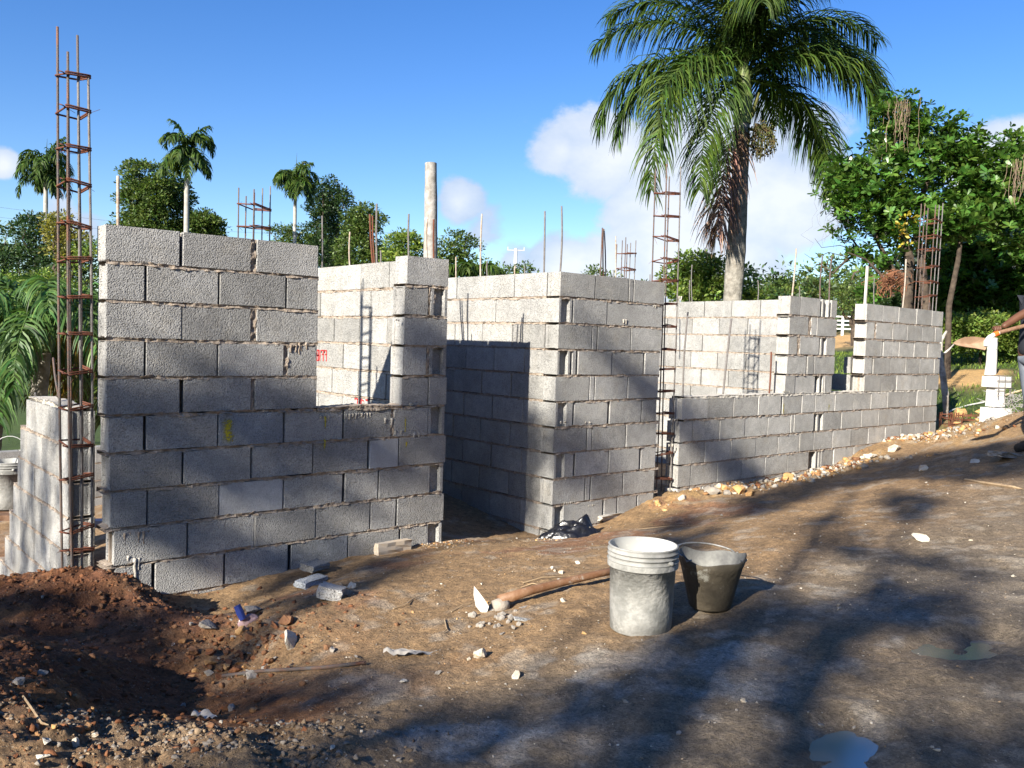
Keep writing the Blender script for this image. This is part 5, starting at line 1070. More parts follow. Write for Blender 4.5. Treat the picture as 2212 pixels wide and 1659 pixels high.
# medium stones that only the place tells apart
def scatter(n, region, smin, smax, mats, label, group, name='small_stone', bury=.2):
    for i in range(n):
        for _ in range(60):
            x, y = region()
            if x is not None: break
        s = smin * (smax / smin) ** (random.random() ** 2.2); m = random.choice(mats)
        cn = {'pale_limestone': 'pale', 'ochre_stone': 'bright ochre', 'brown_clod': 'dark brown', 'grey_stone': 'grey', 'red_clod': 'red brown', 'dull_ochre': 'dull ochre'}[m.name] + (' large' if s > (smin * smax) ** .5 else ' small')
        o = link(name, rock_mesh(random.randrange(5), m), None, (x, y, gz1(x, y) + s * bury), (random.uniform(-.5, .5), random.uniform(-.5, .5), random.uniform(0, 6)), label=cn + ' ' + label, cat='stone', group=cn + ' ' + group); o.scale = (s, s * random.uniform(.7, 1.1), s * random.uniform(.6, 1))
def img_region(poly):
    us = [p[0] for p in poly]; vs = [p[1] for p in poly]
    def inside(u, v):
        c = False; j = len(poly) - 1
        for i in range(len(poly)):
            if (poly[i][1] > v) != (poly[j][1] > v) and u < (poly[j][0] - poly[i][0]) * (v - poly[i][1]) / (poly[j][1] - poly[i][1]) + poly[i][0]: c = not c
            j = i
        return c
    def f():
        for _ in range(50):
            u = random.uniform(min(us), max(us)); v = random.uniform(min(vs), max(vs))
            if inside(u, v): p = on_ground(u, v); return p.x, p.y
        return 4, 3
    return f
scatter(60, img_region([(0, 1250), (330, 1290), (500, 1330), (640, 1360), (560, 1560), (0, 1659)]), .010, .028, [M_ROCK_B, M_ROCK_OD, M_ROCK_R, M_ROCK_G], 'clod in the dug soil at lower left', 'clods in the dug soil')
scatter(60, img_region([(650, 1230), (1290, 1180), (1300, 1400), (700, 1500)]), .005, .016, [M_ROCK_W, M_ROCK_W, M_ROCK_O, M_ROCK_G], 'stone chip on the trodden dirt before the doorway', 'stone chips on the trodden dirt')
scatter(90, img_region([(390, 1335), (640, 1330), (640, 1440), (560, 1490), (400, 1470)]), .014, .045, [M_ROCK_B, M_ROCK_R, M_ROCK_R, M_ROCK_G, M_ROCK_B, M_ROCK_OD], 'stone in the hollow below the near wall', 'stones in the hollow')
scatter(60, img_region([(1330, 1130), (2212, 1000), (2212, 1330), (1640, 1330)]), .006, .017, [M_ROCK_W, M_ROCK_W, M_ROCK_G], 'stone on the dappled dirt at right', 'stones on the dappled dirt')
scatter(40, img_region([(500, 1500), (1700, 1450), (2212, 1659), (300, 1659)]), .006, .018, [M_ROCK_W, M_ROCK_G, M_ROCK_G], 'stone in the foreground mud', 'stones in the foreground mud')
# rubble mounds: joined, uncountable
def gravel(name, label, pts, smin, smax, mats, bury=.1):
    base = [hull(8 + k, (1, .85, .65), k + 40) for k in range(6)]; VV, FF, nv = [], [], 0; x, y = pts[:, 0], pts[:, 1]; z = gz(x, y); MI = []; mi_ = rng.integers(0, len(mats), len(x))
    s = smin * (smax / smin) ** (rng.random(len(x)) ** 2.5)
    for i in range(len(x)):
        V, F = base[i % 6]; a = rng.uniform(0, 6.28); c, q = math.cos(a), math.sin(a); W_ = V * s[i]; W2 = np.stack([W_[:, 0] * c - W_[:, 1] * q, W_[:, 0] * q + W_[:, 1] * c, W_[:, 2]], 1); VV.append(W2 + [x[i], y[i], z[i] + s[i] * bury]); FF.append(np.array(F) + nv); nv += len(V); MI += [int(mi_[i])] * len(F)
    me = mesh_np(name, np.concatenate(VV), np.concatenate(FF)); [me.materials.append(m) for m in mats]; me.polygons.foreach_set('material_index', MI); link(name, me, kind='stuff', label=label, cat='rubble')
def band(n, x0, x1, yc, sd):
    x = rng.uniform(x0, x1, n * 3); x = x[(fbm(x * 1.6, x * 0, 0, 66, 3) + rng.uniform(-.5, .5, len(x))) > .05][:n]; n = len(x); return np.stack([x, np.minimum(yc + rng.normal(0, sd, n) + .0 * x, 4.98)], 1)
gravel('rubble_bank', 'pale and orange rubble heaped along the foot of the low wall', np.concatenate([band(1700, 5.3, 12.0, 4.80, .13), band(700, 9.5, 12.6, 4.45, .3)]), .007, .06, [M_ROCK_W, M_ROCK_OD, M_ROCK_W, M_ROCK_G, M_ROCK_O, M_ROCK_G, M_SOILC, M_ROCK_R], .25)
gravel('crumbly_soil', 'crumbs of red brown soil on the mounds at lower left', np.array(pile_c[:9])[rng.integers(0, 9, 5600)] + rng.normal(0, .3, (5600, 2)), .003, .026, [M_ROCK_B, M_ROCK_B, M_ROCK_R, M_ROCK_B, M_ROCK_R, M_ROCK_R])
gravel('grey_rubble', 'grey crumbly rubble ridge along the bottom left edge', np.array([(lambda p: (p.x, p.y))(at_z(u, v, -1.22)) for u, v in [(250, 1590), (350, 1600), (450, 1600), (560, 1600), (650, 1620), (150, 1620)]])[rng.integers(0, 6, 2600)] + rng.normal(0, .17, (2600, 2)), .0025, .018, [M_SOILC, M_SOILD, M_ROCK_GD, M_SOILC, M_SOILD, M_ROCK_GD])
gx = rng.uniform(1.2, 9, 5000); gy = rng.uniform(.6, 4.9, 5000); gravel('grit', 'fine grit strewn over the trodden yard', np.stack([gx, gy], 1), .002, .0075, [M_ROCK_W, M_ROCK_G, M_ROCK_G, M_ROCK_G, M_SOILC])
gx = rng.uniform(1.0, 4.6, 7000); gy = rng.uniform(.5, 4.4, 7000); kk = fbm(gx * 1.7, gy * 1.7, 0, 88, 3) > .05; gravel('soil_crumbs', 'crumbs of dirt on the trodden yard near the buckets and hoe', np.stack([gx[kk], gy[kk]], 1), .002, .009, [M_SOILC, M_SOILD, M_ROCK_GD, M_SOILD])
gravel('wall_foot_rubble', 'crumbs and mortar spills at the foot of the near wall', band(700, 1.9, 5.2, 4.93, .09), .004, .018, [M_ROCK_B, M_ROCK_G, M_ROCK_O, M_ROCK_W])

# ------------------------------------------------------------------ buckets, hoe, bag, litter
def bucket_white(u, v, label, rim_px=148, sc=1.0, name='plastic_bucket'):
    p = on_ground(u, v)
    e = empty(name, p, R(20), label=label, cat='bucket')
    m = mat('cement_stained_plastic', (.34, .335, .31), (.20, .20, .185), 11, 8, .7, .35, 60, c3=(.44, .43, .40), c3scale=13, c3w=(.58, .68), contrast=(.38, .6))
    mi = mat('white_plastic_inside', (.66, .66, .62), (.45, .45, .42), 14, 6, .6, contrast=(.25, .45))
    H = .372 * sc; a = .132 * sc; b = .146 * sc; mb = MB()
    mb.lathe([(0, .001), (a - .006, .001), (a, .006), (a + .004, .10), (b - .004, H - .092), (b + .006, H - .092), (b + .007, H - .088), (b + .0065, H - .066)], 56)
    mb.lathe([(b - .002, H - .066), (b + .0075, H - .066), (b + .009, H - .062), (b + .002, H - .060), (b + .002, H - .045), (b + .008, H - .044), (b + .008, H - .040), (b + .002, H - .039), (b + .002, H - .026), (b + .008, H - .025), (b + .008, H - .021), (b + .003, H - .020), (b + .003, H - .006), (b + .006, H - .003), (b + .003, H), (b - .002, H)], 56)
    rim = MB(); cut_ = 7; k56 = 56; body = MB(); body.v = mb.v[:8 * k56]; body.f = [f for f in mb.f if max(f) < 8 * k56]
    rim.v = mb.v[8 * k56:]; rim.f = [tuple(i - 8 * k56 for i in f) for f in mb.f if min(f) >= 8 * k56]; bo = link('body', body.build('body', m, True), e)
    link('rim', rim.build('rim', mat('stained_rim', (.20, .20, .185), (.31, .305, .285), 14, 7, .75, .3, 60), True), bo)
    mb = MB(); mb.lathe([(b - .002, H), (b - .003, H - .02), (a + .002, .10), (a - .003, .008), (0, .008)], 56); link('lining', mb.build('lining', mi, True), e)
    for s in (0, math.pi): mb = MB(); mb.lathe([(.0, .02), (.008, .018), (.010, .0)], 12); o = link('handle_boss', mb.build('handle_boss', m, True), e, ((b + .003) * math.cos(s + 1.2), (b + .003) * math.sin(s + 1.2), H - .053), (0, R(90), s + 1.2))
    return e
bucket_white(1383, 1358, 'tall cement stained white bucket standing on the dirt')
def bucket_black():
    p = on_ground(1533, 1312); e = empty('rubber_bucket', p, 0, label='dark rubber builder bucket with a wire handle, behind the tall white one', cat='bucket'); H = .242; m = mat('muddy_rubber', (.055, .045, .032), (.12, .10, .07), 7, 7, .75, .4, 50, c3=(.28, .27, .23), c3scale=5.5, c3w=(.60, .66))
    mi = mat('grey_crust', (.12, .12, .115), (.24, .24, .22), 14, 6, .85); n = 48
    def wavy(prof, nm, mm):
        V = []; F = []
        for r, z, wv in prof:
            for k in range(n): t = 2 * math.pi * k / n; V.append((r * (1 + .05 * wv * math.cos(2 * t + .4)) * math.cos(t), r * (1 - .05 * wv * math.cos(2 * t + .4)) * math.sin(t), z + .014 * wv * math.cos(2 * t + 1.9) + .006 * wv * math.sin(5 * t)))
        for i in range(len(prof) - 1):
            for k in range(n): F.append((i * n + k, i * n + (k + 1) % n, (i + 1) * n + (k + 1) % n, (i + 1) * n + k))
        link(nm, mesh(nm, V, F, mm, True), e)
    wavy([(.0, .001, 0), (.088, .001, 0), (.097, .012, 0), (.118, .10, .2), (.144, H - .045, .8), (.150, H - .035, .9), (.156, H - .004, 1), (.155, H, 1), (.150, H, 1)], 'body', m)
    wavy([(.150, H, 1), (.147, H - .03, 1), (.138, H - .06, .7), (.112, .10, .2), (.088, .03, 0), (0, .03, 0)], 'lining', mi)
    mb = MB(); pts = []
    for k in range(17): t = math.pi * k / 16; pts.append((.155 * math.cos(t), .02 + .145 * math.sin(t), H + .004 + .018 * math.sin(t)))
    mb.tube(pts, .0045, 8); mb.tube([(.155, .02, H + .005), (.163, .0, H - .01), (.155, -.02, H)], .0045, 6); mb.tube([(-.155, .02, H + .005), (-.163, .0, H - .01), (-.155, -.02, H)], .0045, 6)
    link('handle', mb.build('handle', mat('wire_handle', (.30, .30, .29), (.18, .17, .15), 30, rough=.5, metal=.4), True), e, rot=(0, 0, AZR + R(35)))
    mb = MB(); mb.tube([(.0, -.151, H + .003), (.03, -.152, H - .003), (.06, -.145, H + .0)], .006, 6); link('rim_lump', mb.build('rim_lump', mi), e)
bucket_black()
bk = bucket_white(20, 1093, 'muddy white bucket with a handle at the left picture edge', sc=1.0)
bk.location = at_depth(20, 1096, 6.9); mb = MB(); mb.tube([(.148 * math.cos(t), .02, .365 + .20 * math.sin(t)) for t in np.linspace(0, math.pi, 14)], .003, 6); link('handle', mb.build('handle', mat('white_wire', (.5, .5, .48)), True), bk, rot=(0, 0, AZR))
mb = MB(); mb.box((0, 0, 0), (.9, .5, .05), 0, .01); o = link('scaffold_board', mb.build('scaffold_board', M_WOOD), None, tuple(Vector(bk.location) + Vector((0, 0, -.035))), (0, 0, AZR), label='board under the muddy white bucket at the left edge', cat='board')
mb = MB(); 
for sx in (-.38, .38):
    for sy in (-.18, .18): mb.box((sx, sy, -.35), (.06, .06, .62), 0, .004)
link('leg', mb.build('leg', M_WOOD), o)
# grey-blue plank behind the tall rebar column
p = at_depth(206, 1130, 7.4); mb = MB(); mb.box((0, 0, 0), (.5, .12, .06), 0, .004); link('plank', mb.build('plank', mat('bluish_plank', (.30, .33, .42), (.22, .24, .30), 8)), None, p, (0, .0, AZR + .3), label='bluish plank lying behind the tall rebar column', cat='plank')
# hoe / mattock
def hoe():
    h0 = on_ground(1078, 1318); h1 = on_ground(1330, 1255); e = empty('hoe', h0, 0, label='old hoe with a white crusted blade lying by the white bucket', cat='hoe')
    d = (h1 + Vector((0, 0, .05)) - h0); mb = MB(); pts = [Vector((0, 0, .045)), d * .25 + Vector((0, 0, .045)), d * .5 + Vector((0, 0, .035)), d * .8 + Vector((0, 0, .02)), d * 1.15 + Vector((0, 0, .0))]; mb.tube(pts, [.027, .022, .0195, .019, .020], 12)
    link('handle', mb.build('handle', mat('worn_handle', (.16, .075, .035), (.24, .14, .08), 20, 6, .55, .25, 60, c3=(.38, .34, .28), c3scale=9, c3w=(.58, .66)), True), e)
    mw = mat('cement_crusted_steel', (.62, .60, .55), (.48, .45, .40), 18, 5, .8, .3, 60)
    tip = at_depth(1024, 1266, h0.dot(fw2) - .02) - h0; b0 = at_depth(1056, 1325, h0.dot(fw2) - .02) - h0; ax = (tip - b0)
    s = direction(1040, 1300).normalized().cross(ax).normalized(); n_ = -direction(1040, 1300).normalized()
    mb = MB(); A0 = b0 + Vector((-.015, 0, -.012)); pr = [(0, .05, 0), (.25, .048, .004), (.55, .036, .008), (.8, .02, .006), (1.0, .004, 0)]; V = []
    a1 = at_depth(1026, 1322, h0.dot(fw2) - .04) - h0; a2 = at_depth(1062, 1330, h0.dot(fw2) - .01) - h0
    ring = [at_depth(u, v, h0.dot(fw2) - .03) - h0 for u, v in [(1028, 1310), (1023, 1285), (1024, 1266), (1034, 1278), (1046, 1294), (1056, 1310), (1052, 1322), (1040, 1324)]]
    V = ring + [q + direction(1040, 1300).normalized() * .012 for q in ring]; k = len(ring)
    mb.add(V, [tuple(range(k))[::-1], tuple(range(k, 2 * k))] + [(i, (i + 1) % k, k + (i + 1) % k, k + i) for i in range(k)]); link('blade', mb.build('blade', mw), e)
    mb = MB(); c = at_depth(1066, 1312, h0.dot(fw2) - .01) - h0; c2 = at_depth(1098, 1306, h0.dot(fw2) + .01) - h0; mb.tube([c, c.lerp(c2, .5) + Vector((0, 0, .004)), c2], [.032, .036, .026], 14)
    link('eye', mb.build('eye', mat('muddy_steel', (.36, .32, .27), (.26, .22, .18), 20, 5, .85, .5, 60), True), e)
    V, F = blob(1, .05, (1.1, .7, .6), 5, 3, .3); V2, F2 = blob(1, .035, (1.2, .6, .5), 8, 2, .4); mb = MB(); mb.add(V + np.array(at_depth(1068, 1332, h0.dot(fw2)) - h0), F); mb.add(V2 + np.array(at_depth(1128, 1322, h0.dot(fw2)) - h0), F2)
    for i in range(26): V3, F3 = blob(1, rnd.uniform(.006, .018), seed=i, sub=1, amp=.4); q = on_ground(rnd.gauss(1065, 34), rnd.gauss(1345, 12)) - h0; mb.add(V3 + np.array(q), F3)
    link('mortar_lump', mb.build('mortar_lump', M_ROCK_G, False), e, kind='stuff')
hoe()
slab(1128, 1342, .075, .03, .008, R(-30), 'small white shard beside the hoe head', M_WHITE, 'shard', 'shard', 0, (.1, .2), None, .002)
# black plastic bag: a crumpled heap
def bag():
    p = on_ground(1240, 1160); n = 46; V = []; F = []
    for j in range(n):
        for i in range(n):
            x, y = (i / (n - 1) - .5) * 2, (j / (n - 1) - .5) * 2; V.append((x, y))
    V = np.array(V); r = np.hypot(V[:, 0], V[:, 1]); ridge = np.abs(fbm(V[:, 0] * 1.7 + V[:, 1], V[:, 1] * 1.7, 0, 91, 3)); z = np.clip(1 - r ** 2, 0, 1) ** .5 * (.085 + .06 * ridge) + .010 * fbm(V[:, 0] * 6, V[:, 1] * 6, 0, 95, 2) * (r < .95)
    z += .10 * np.exp(-((V[:, 0] - .35) ** 2 + (V[:, 1] - .2) ** 2) / .04); X = np.stack([V[:, 0] * .26 * (1 + .15 * fbm(V[:, 0] * 2, V[:, 1] * 2, 0, 4, 2)), V[:, 1] * .13, z - .015], 1)
    Q = np.array([(j * n + i, j * n + i + 1, (j + 1) * n + i + 1, (j + 1) * n + i) for j in range(n - 1) for i in range(n - 1)]); m = mat('black_plastic', (.008, .008, .010), rough=.28, spec=.6, bump=.5, bscale=40)
    link('plastic_bag', mesh_np('plastic_bag', X, Q, m, True), None, p, (0, 0, AZR + .12), label='crumpled black plastic bag at the foot of the pier', cat='bag')
bag()
# lying rebar, paper, wrapper, twigs
q0 = on_ground(480, 1466); q1 = on_ground(560, 1458); q2 = on_ground(700, 1447); q3 = on_ground(790, 1437); mb = MB(); mb.tube([q - q0 + Vector((0, 0, .010)) for q in (q0, q1, q2, q3)], .0075, 8)
for k in range(70): t = k / 70; c = q0.lerp(q3, t) - q0; 
link('lying_rebar', mb.build('lying_rebar', M_BAR, True), None, q0, label='ribbed rebar lying on the ground below the hollow', cat='rebar')
def paper(u, v, L_, w, rz, label, col, name='paper_scrap', seed=1, rough=.02):
    p = on_ground(u, v); n = 16; m_ = 8; V = []
    for j in range(m_):
        for i in range(n): x = (i / (n - 1) - .5); y = (j / (m_ - 1) - .5); V.append((x * L_, y * w * (1 - .6 * abs(x)), 0))
    V = np.array(V); V[:, 2] = rough * np.abs(fbm(V[:, 0] * 22, V[:, 1] * 22, 0, seed, 3)) + .006; V[:, 1] += .2 * w * fbm(V[:, 0] * 20, V[:, 0] * 0, 0, seed + 3, 2)
    Q = np.array([(j * n + i, j * n + i + 1, (j + 1) * n + i + 1, (j + 1) * n + i) for j in range(m_ - 1) for i in range(n - 1)]); mm = mat(name + str(seed), col, tuple(c * .7 for c in col), 25, 4, .8)
    link(name, mesh_np(name, V, Q, mm), None, p, (0, 0, rz), label=label, cat='litter')
paper(886, 1416, .22, .06, AZR + .08, 'crumpled grey white paper scrap lying left of the tan stone', (.42, .39, .34), seed=1)
paper(820, 1548 - 0, .10, .05, AZR - .2, 'curled white paper scrap on the lip of the trench', (.5, .46, .40), seed=2) if False else paper(440, 1556, .09, .05, AZR - .2, 'curled white paper scrap on the lip of the trench', (.5, .46, .40), seed=2)
def wrapper():
    p = on_ground(532, 1350); e = empty('wrapper', p, 0, label='torn clear plastic wrapper with a blue end lying in the hollow', cat='litter')
    D_ = p.dot(fw2); mb = MB(); a = at_depth(512, 1308, D_ - .02) - p; b = at_depth(525, 1338, D_ - .02) - p; mb.tube([a, a.lerp(b, .5), b], [.017, .019, .016], 10); link('blue_end', mb.build('blue_end', mat('blue_plastic', (.02, .035, .16), rough=.35)), e)
    V, F = blob(1, .05, (1.0, .5, .65), 9, 3, .5); c = np.array(at_depth(532, 1350, D_) - p); m, nt, bb = nmat('clear_film'); bb.inputs['Base Color'].default_value = (.42, .30, .32, 1); bb.inputs['Roughness'].default_value = .12; bb.inputs['Alpha'].default_value = .6; link('film', mesh('film', V + c, F, m), e)
wrapper()
for i, (pts, lb) in enumerate([([(1130, 1262), (1170, 1252), (1215, 1248)], 'dry straw left of the hoe handle, upper one'), ([(1125, 1272), (1150, 1266), (1175, 1268)], 'dry straw left of the hoe handle, lower one'), ([(850, 1318), (880, 1308), (890, 1298), (920, 1285)], 'thin forked twig on the dirt before the doorway'), ([(975, 1325), (1000, 1312), (1020, 1305)], 'dry straw left of the hoe blade'),
                              ([(50, 1510), (68, 1540), (90, 1570), (105, 1580)], 'bent twig on the red mound at bottom left'), ([(1380, 1145), (1440, 1140), (1500, 1136)], 'long straw on the dirt behind the buckets'), ([(960, 1340), (965, 1365), (955, 1375)], 'small knotted root left of the hoe head'), ([(2085, 1038), (2120, 1046), (2190, 1055), (2212, 1060)], 'dry branch lying in the shade at right'), ([(2010, 978), (2060, 990), (2120, 970)], 'thin pale root in the far rubble')]):
    P = [on_ground(u, v) + Vector((0, 0, .006 + .004 * (k % 2))) for k, (u, v) in enumerate(pts)]; mb = MB(); mb.tube([p - P[0] for p in P], [.0035 if i != 7 else .012] * (len(P) - 1) + [.001], 5); link('twig', mb.build('twig', M_STICK), None, P[0], label=lb, cat='twig', group='dry twigs and straws on the ground')

# ------------------------------------------------------------------ things on the slope at the right
def footing():
    p = at_depth(2150, 905, 11.6); g = gz1(p.x, p.y); e = empty('concrete_post', (p.x, p.y, g), AZR + .25, label='short white concrete post with a wider head and rebar hooks, on a square base', cat='post'); m = mat('fresh_concrete', (.62, .61, .58), (.52, .51, .48), 9, 5, .9)
    k = 11.6 / FPX; h0 = p.z
    mb = MB(); mb.box((0, 0, .09 - g + p.z - .05), (44 * k, .25, .22), 0, .004); link('base', mb.build('base', m), e)
    mb = MB(); mb.box((-.02, 0, .32), (26 * k, .16, .30), 0, .003); link('shaft', mb.build('shaft', m), e)
    mb = MB(); mb.box((-.02, 0, .50), (42 * k, .22, .14), 0, .003); link('head', mb.build('head', m), e)
    mb = MB()
    for x in (-.1, 0, .1): mb.tube([(x, -.13, .30), (x, -.13, .58), (x, .12, .58)], .006, 5)
    for z in (.52, .42): mb.tube([(-.13, -.135, z), (.13, -.135, z), (.14, .12, z)], .006, 5)
    mb.tube([(.10, -.1, .1), (.12, -.1, .3), (.10, -.1, .45)], .006, 5)
    link('hooks', mb.build('hooks', M_BARGREY, True), e)
footing()
def white_trunk():
    b = at_depth(2138, 806, 15.8); t = at_depth(2146, 730, 15.8); b.z = gz1(b.x, b.y) - .1; e = empty('whitewashed_trunk', b, 0, label='whitewashed tree trunk standing on the grass below the worker hand', cat='tree'); mb = MB(); v_ = t - b; mb.tube([v_ * q + Vector((.02 * math.sin(q * 5), 0, 0)) for q in np.linspace(0, 1.0, 8)], [.105, .10, .095, .09, .09, .085, .085, .08], 12, False)
    link('trunk', mb.build('trunk', mat('whitewash', (.70, .69, .66), (.55, .53, .48), 10, 6, .9, .4, 20, c3=(.18, .15, .12), c3scale=12, c3w=(.62, .68)), True), e)
white_trunk()
def grey_snag():
    mb = MB(); D_ = 12.6; P = [at_depth(u, v, D_) for u, v in [(2044, 905), (2042, 850), (2035, 800), (2030, 760), (2033, 735), (2045, 715)]]; mb.tube([p - P[0] for p in P], [.035, .05, .045, .04, .03, .015], 8); Q_ = [at_depth(u, v, D_) for u, v in [(2032, 770), (2050, 755), (2062, 742)]]; mb.tube([p - P[0] for p in Q_], [.02, .015, .008], 6)
    link('gnarled_branch', mb.build('gnarled_branch', mat('lichen_bark', (.22, .19, .16), (.48, .45, .40), 14, 5, .95, .6, 30), True), None, P[0], label='gnarled lichen grey branch at the far end of the splashed wall', cat='branch')
grey_snag()
def hose(pts, D0, D1, label, m, r=.012, name='hose'):
    P = []
    for i, (u, v) in enumerate(pts): P.append(on_ground(u, v) + Vector((0, 0, .03)))
    mb = MB(); mb.tube([p - P[0] for p in P], r, 6); link(name, mb.build(name, m), None, P[0], label=label, cat='rope')
hose([(2045, 898), (2058, 890), (2090, 880), (2125, 873), (2138, 868)], 0, 0, 'grey rope lying over the grass left of the concrete post', mat('grey_rope', (.45, .45, .42)))
hose([(2165, 860), (2190, 852), (2212, 846), (2240, 840)], 0, 0, 'pale bamboo pole lying right of the concrete post', mat('bamboo', (.5, .40, .25)), .018, 'pole')
# rusty mesh stack
p0 = at_depth(2040, 905, 12.0); mb = MB(); 
for k in range(70):
    x = rnd.uniform(-.1, .75); z = rnd.uniform(0, .18); y = rnd.uniform(-.15, .15)
    if k % 3: mb.tube([(x, y, z), (x + rnd.uniform(.1, .4), y + rnd.uniform(-.05, .05), z + rnd.uniform(-.01, .01))], .006, 4)
    else: mb.tube([(x, y, -.02), (x + rnd.uniform(-.02, .02), y, .2)], .006, 4)
o = link('rebar_stack', mb.build('rebar_stack', M_RUST), None, (p0.x, p0.y, gz1(p0.x, p0.y) + .0), (0, 0, AZR), label='stack of rusty rebar stirrups on the ground beyond the wall end', cat='rebar stack')
p0 = at_depth(2188, 895, 10.4); mb = MB()
for k in range(90):
    a = rnd.uniform(0, 3.14); c = Vector((rnd.uniform(-.2, .35), rnd.uniform(-.2, .2), rnd.uniform(0, .22))); L_ = rnd.uniform(.08, .28); mb.tube([c, c + Vector((math.cos(a) * L_ * .5, math.sin(a) * L_ * .3, rnd.uniform(-.04, .08))), c + Vector((math.cos(a) * L_, math.sin(a) * L_ * .5, rnd.uniform(-.06, .06)))], .004, 4)
link('wire_tangle', mb.build('wire_tangle', mat('grey_wire', (.30, .29, .27), (.2, .19, .18), 20)), None, (p0.x, p0.y, gz1(p0.x, p0.y)), (0, 0, AZR), label='tangle of grey wire beside the concrete post', cat='wire')
# white rail fence far behind
e = empty('rail_fence', at_depth(1820, 700, 45), AZR + .0, label='white four rail fence in the distance between the two right piers', cat='fence'); mw = mat('white_fence', (.72, .72, .70)); k = 45 / FPX
for i in range(-8, 13): mb = MB(); mb.box((i * 45 * k, 0, -.1), (.1, .1, 1.0)); link('post', mb.build('post', mw), e)
for z in (.38, .17, -.04, -.25): mb = MB(); mb.box((2.2, -.06, z), (21 * 45 * k, .04, .07)); link('rail', mb.build('rail', mw), e)
# utility pole
p = at_depth(1112, 620, 70); t = at_depth(1113, 537, 70); e = empty('utility_pole', p, AZR, label='distant white utility pole with a cross arm behind the doorway wall', cat='utility pole'); mb = MB(); mb.tube([(0, 0, -3), (0, 0, (t - p).z)], [.2, .12], 8); link('pole', mb.build('pole', mat('pale_pole', (.6, .6, .58))), e)
mb = MB(); mb.box((0, 0, (t - p).z - .15), (1.4, .08, .08)); 
for s in (-.65, .65): mb.box((s, 0, (t - p).z + .0), (.08, .08, .22))
link('cross_arm', mb.build('cross_arm', mat('grey_arm', (.35, .35, .36))), e)
for i, (va, vb) in enumerate([(440, 470), (462, 484)]):
    a = at_depth(-60, va, 60); b = at_depth(900, vb + 30, 90); mb = MB(); mb.tube([(b - a) * t + Vector((0, 0, -1.0 * math.sin(math.pi * t))) for t in np.linspace(0, 1, 12)], .012, 4, False); link('power_line', mb.build('power_line', mat('cable', (.25, .28, .32))), None, a, label=['upper', 'lower'][i] + ' thin power line crossing the sky at left', cat='cable', group='power lines')

# ------------------------------------------------------------------ the worker with the shovel at the right edge
def skin(name, verts, edges, radii, mt, parent, loc=(0, 0, 0), sub=2, root=0):
    me = bpy.data.meshes.new(name); me.from_pydata([tuple(v) for v in verts], edges, []); me.update(); o = bpy.data.objects.new(name, me); COL.objects.link(o); o.location = loc
    md = o.modifiers.new('skin', 'SKIN'); md.use_smooth_shade = True
    for i, r in enumerate(radii): me.skin_vertices[0].data[i].radius = (r, r) if not hasattr(r, '__len__') else r
    for i in range(len(verts)): me.skin_vertices[0].data[i].use_root = (i == root)
    s = o.modifiers.new('sub', 'SUBSURF'); s.levels = sub; s.render_levels = sub
    bpy.context.view_layer.update(); dg = bpy.context.evaluated_depsgraph_get(); ev = o.evaluated_get(dg); m2 = bpy.data.meshes.new_from_object(ev); bpy.data.objects.remove(o); m2.materials.clear(); m2.materials.append(mt); m2.name = name
    m2.polygons.foreach_set('use_smooth', [True] * len(m2.polygons)); return link(name, m2, parent, loc)
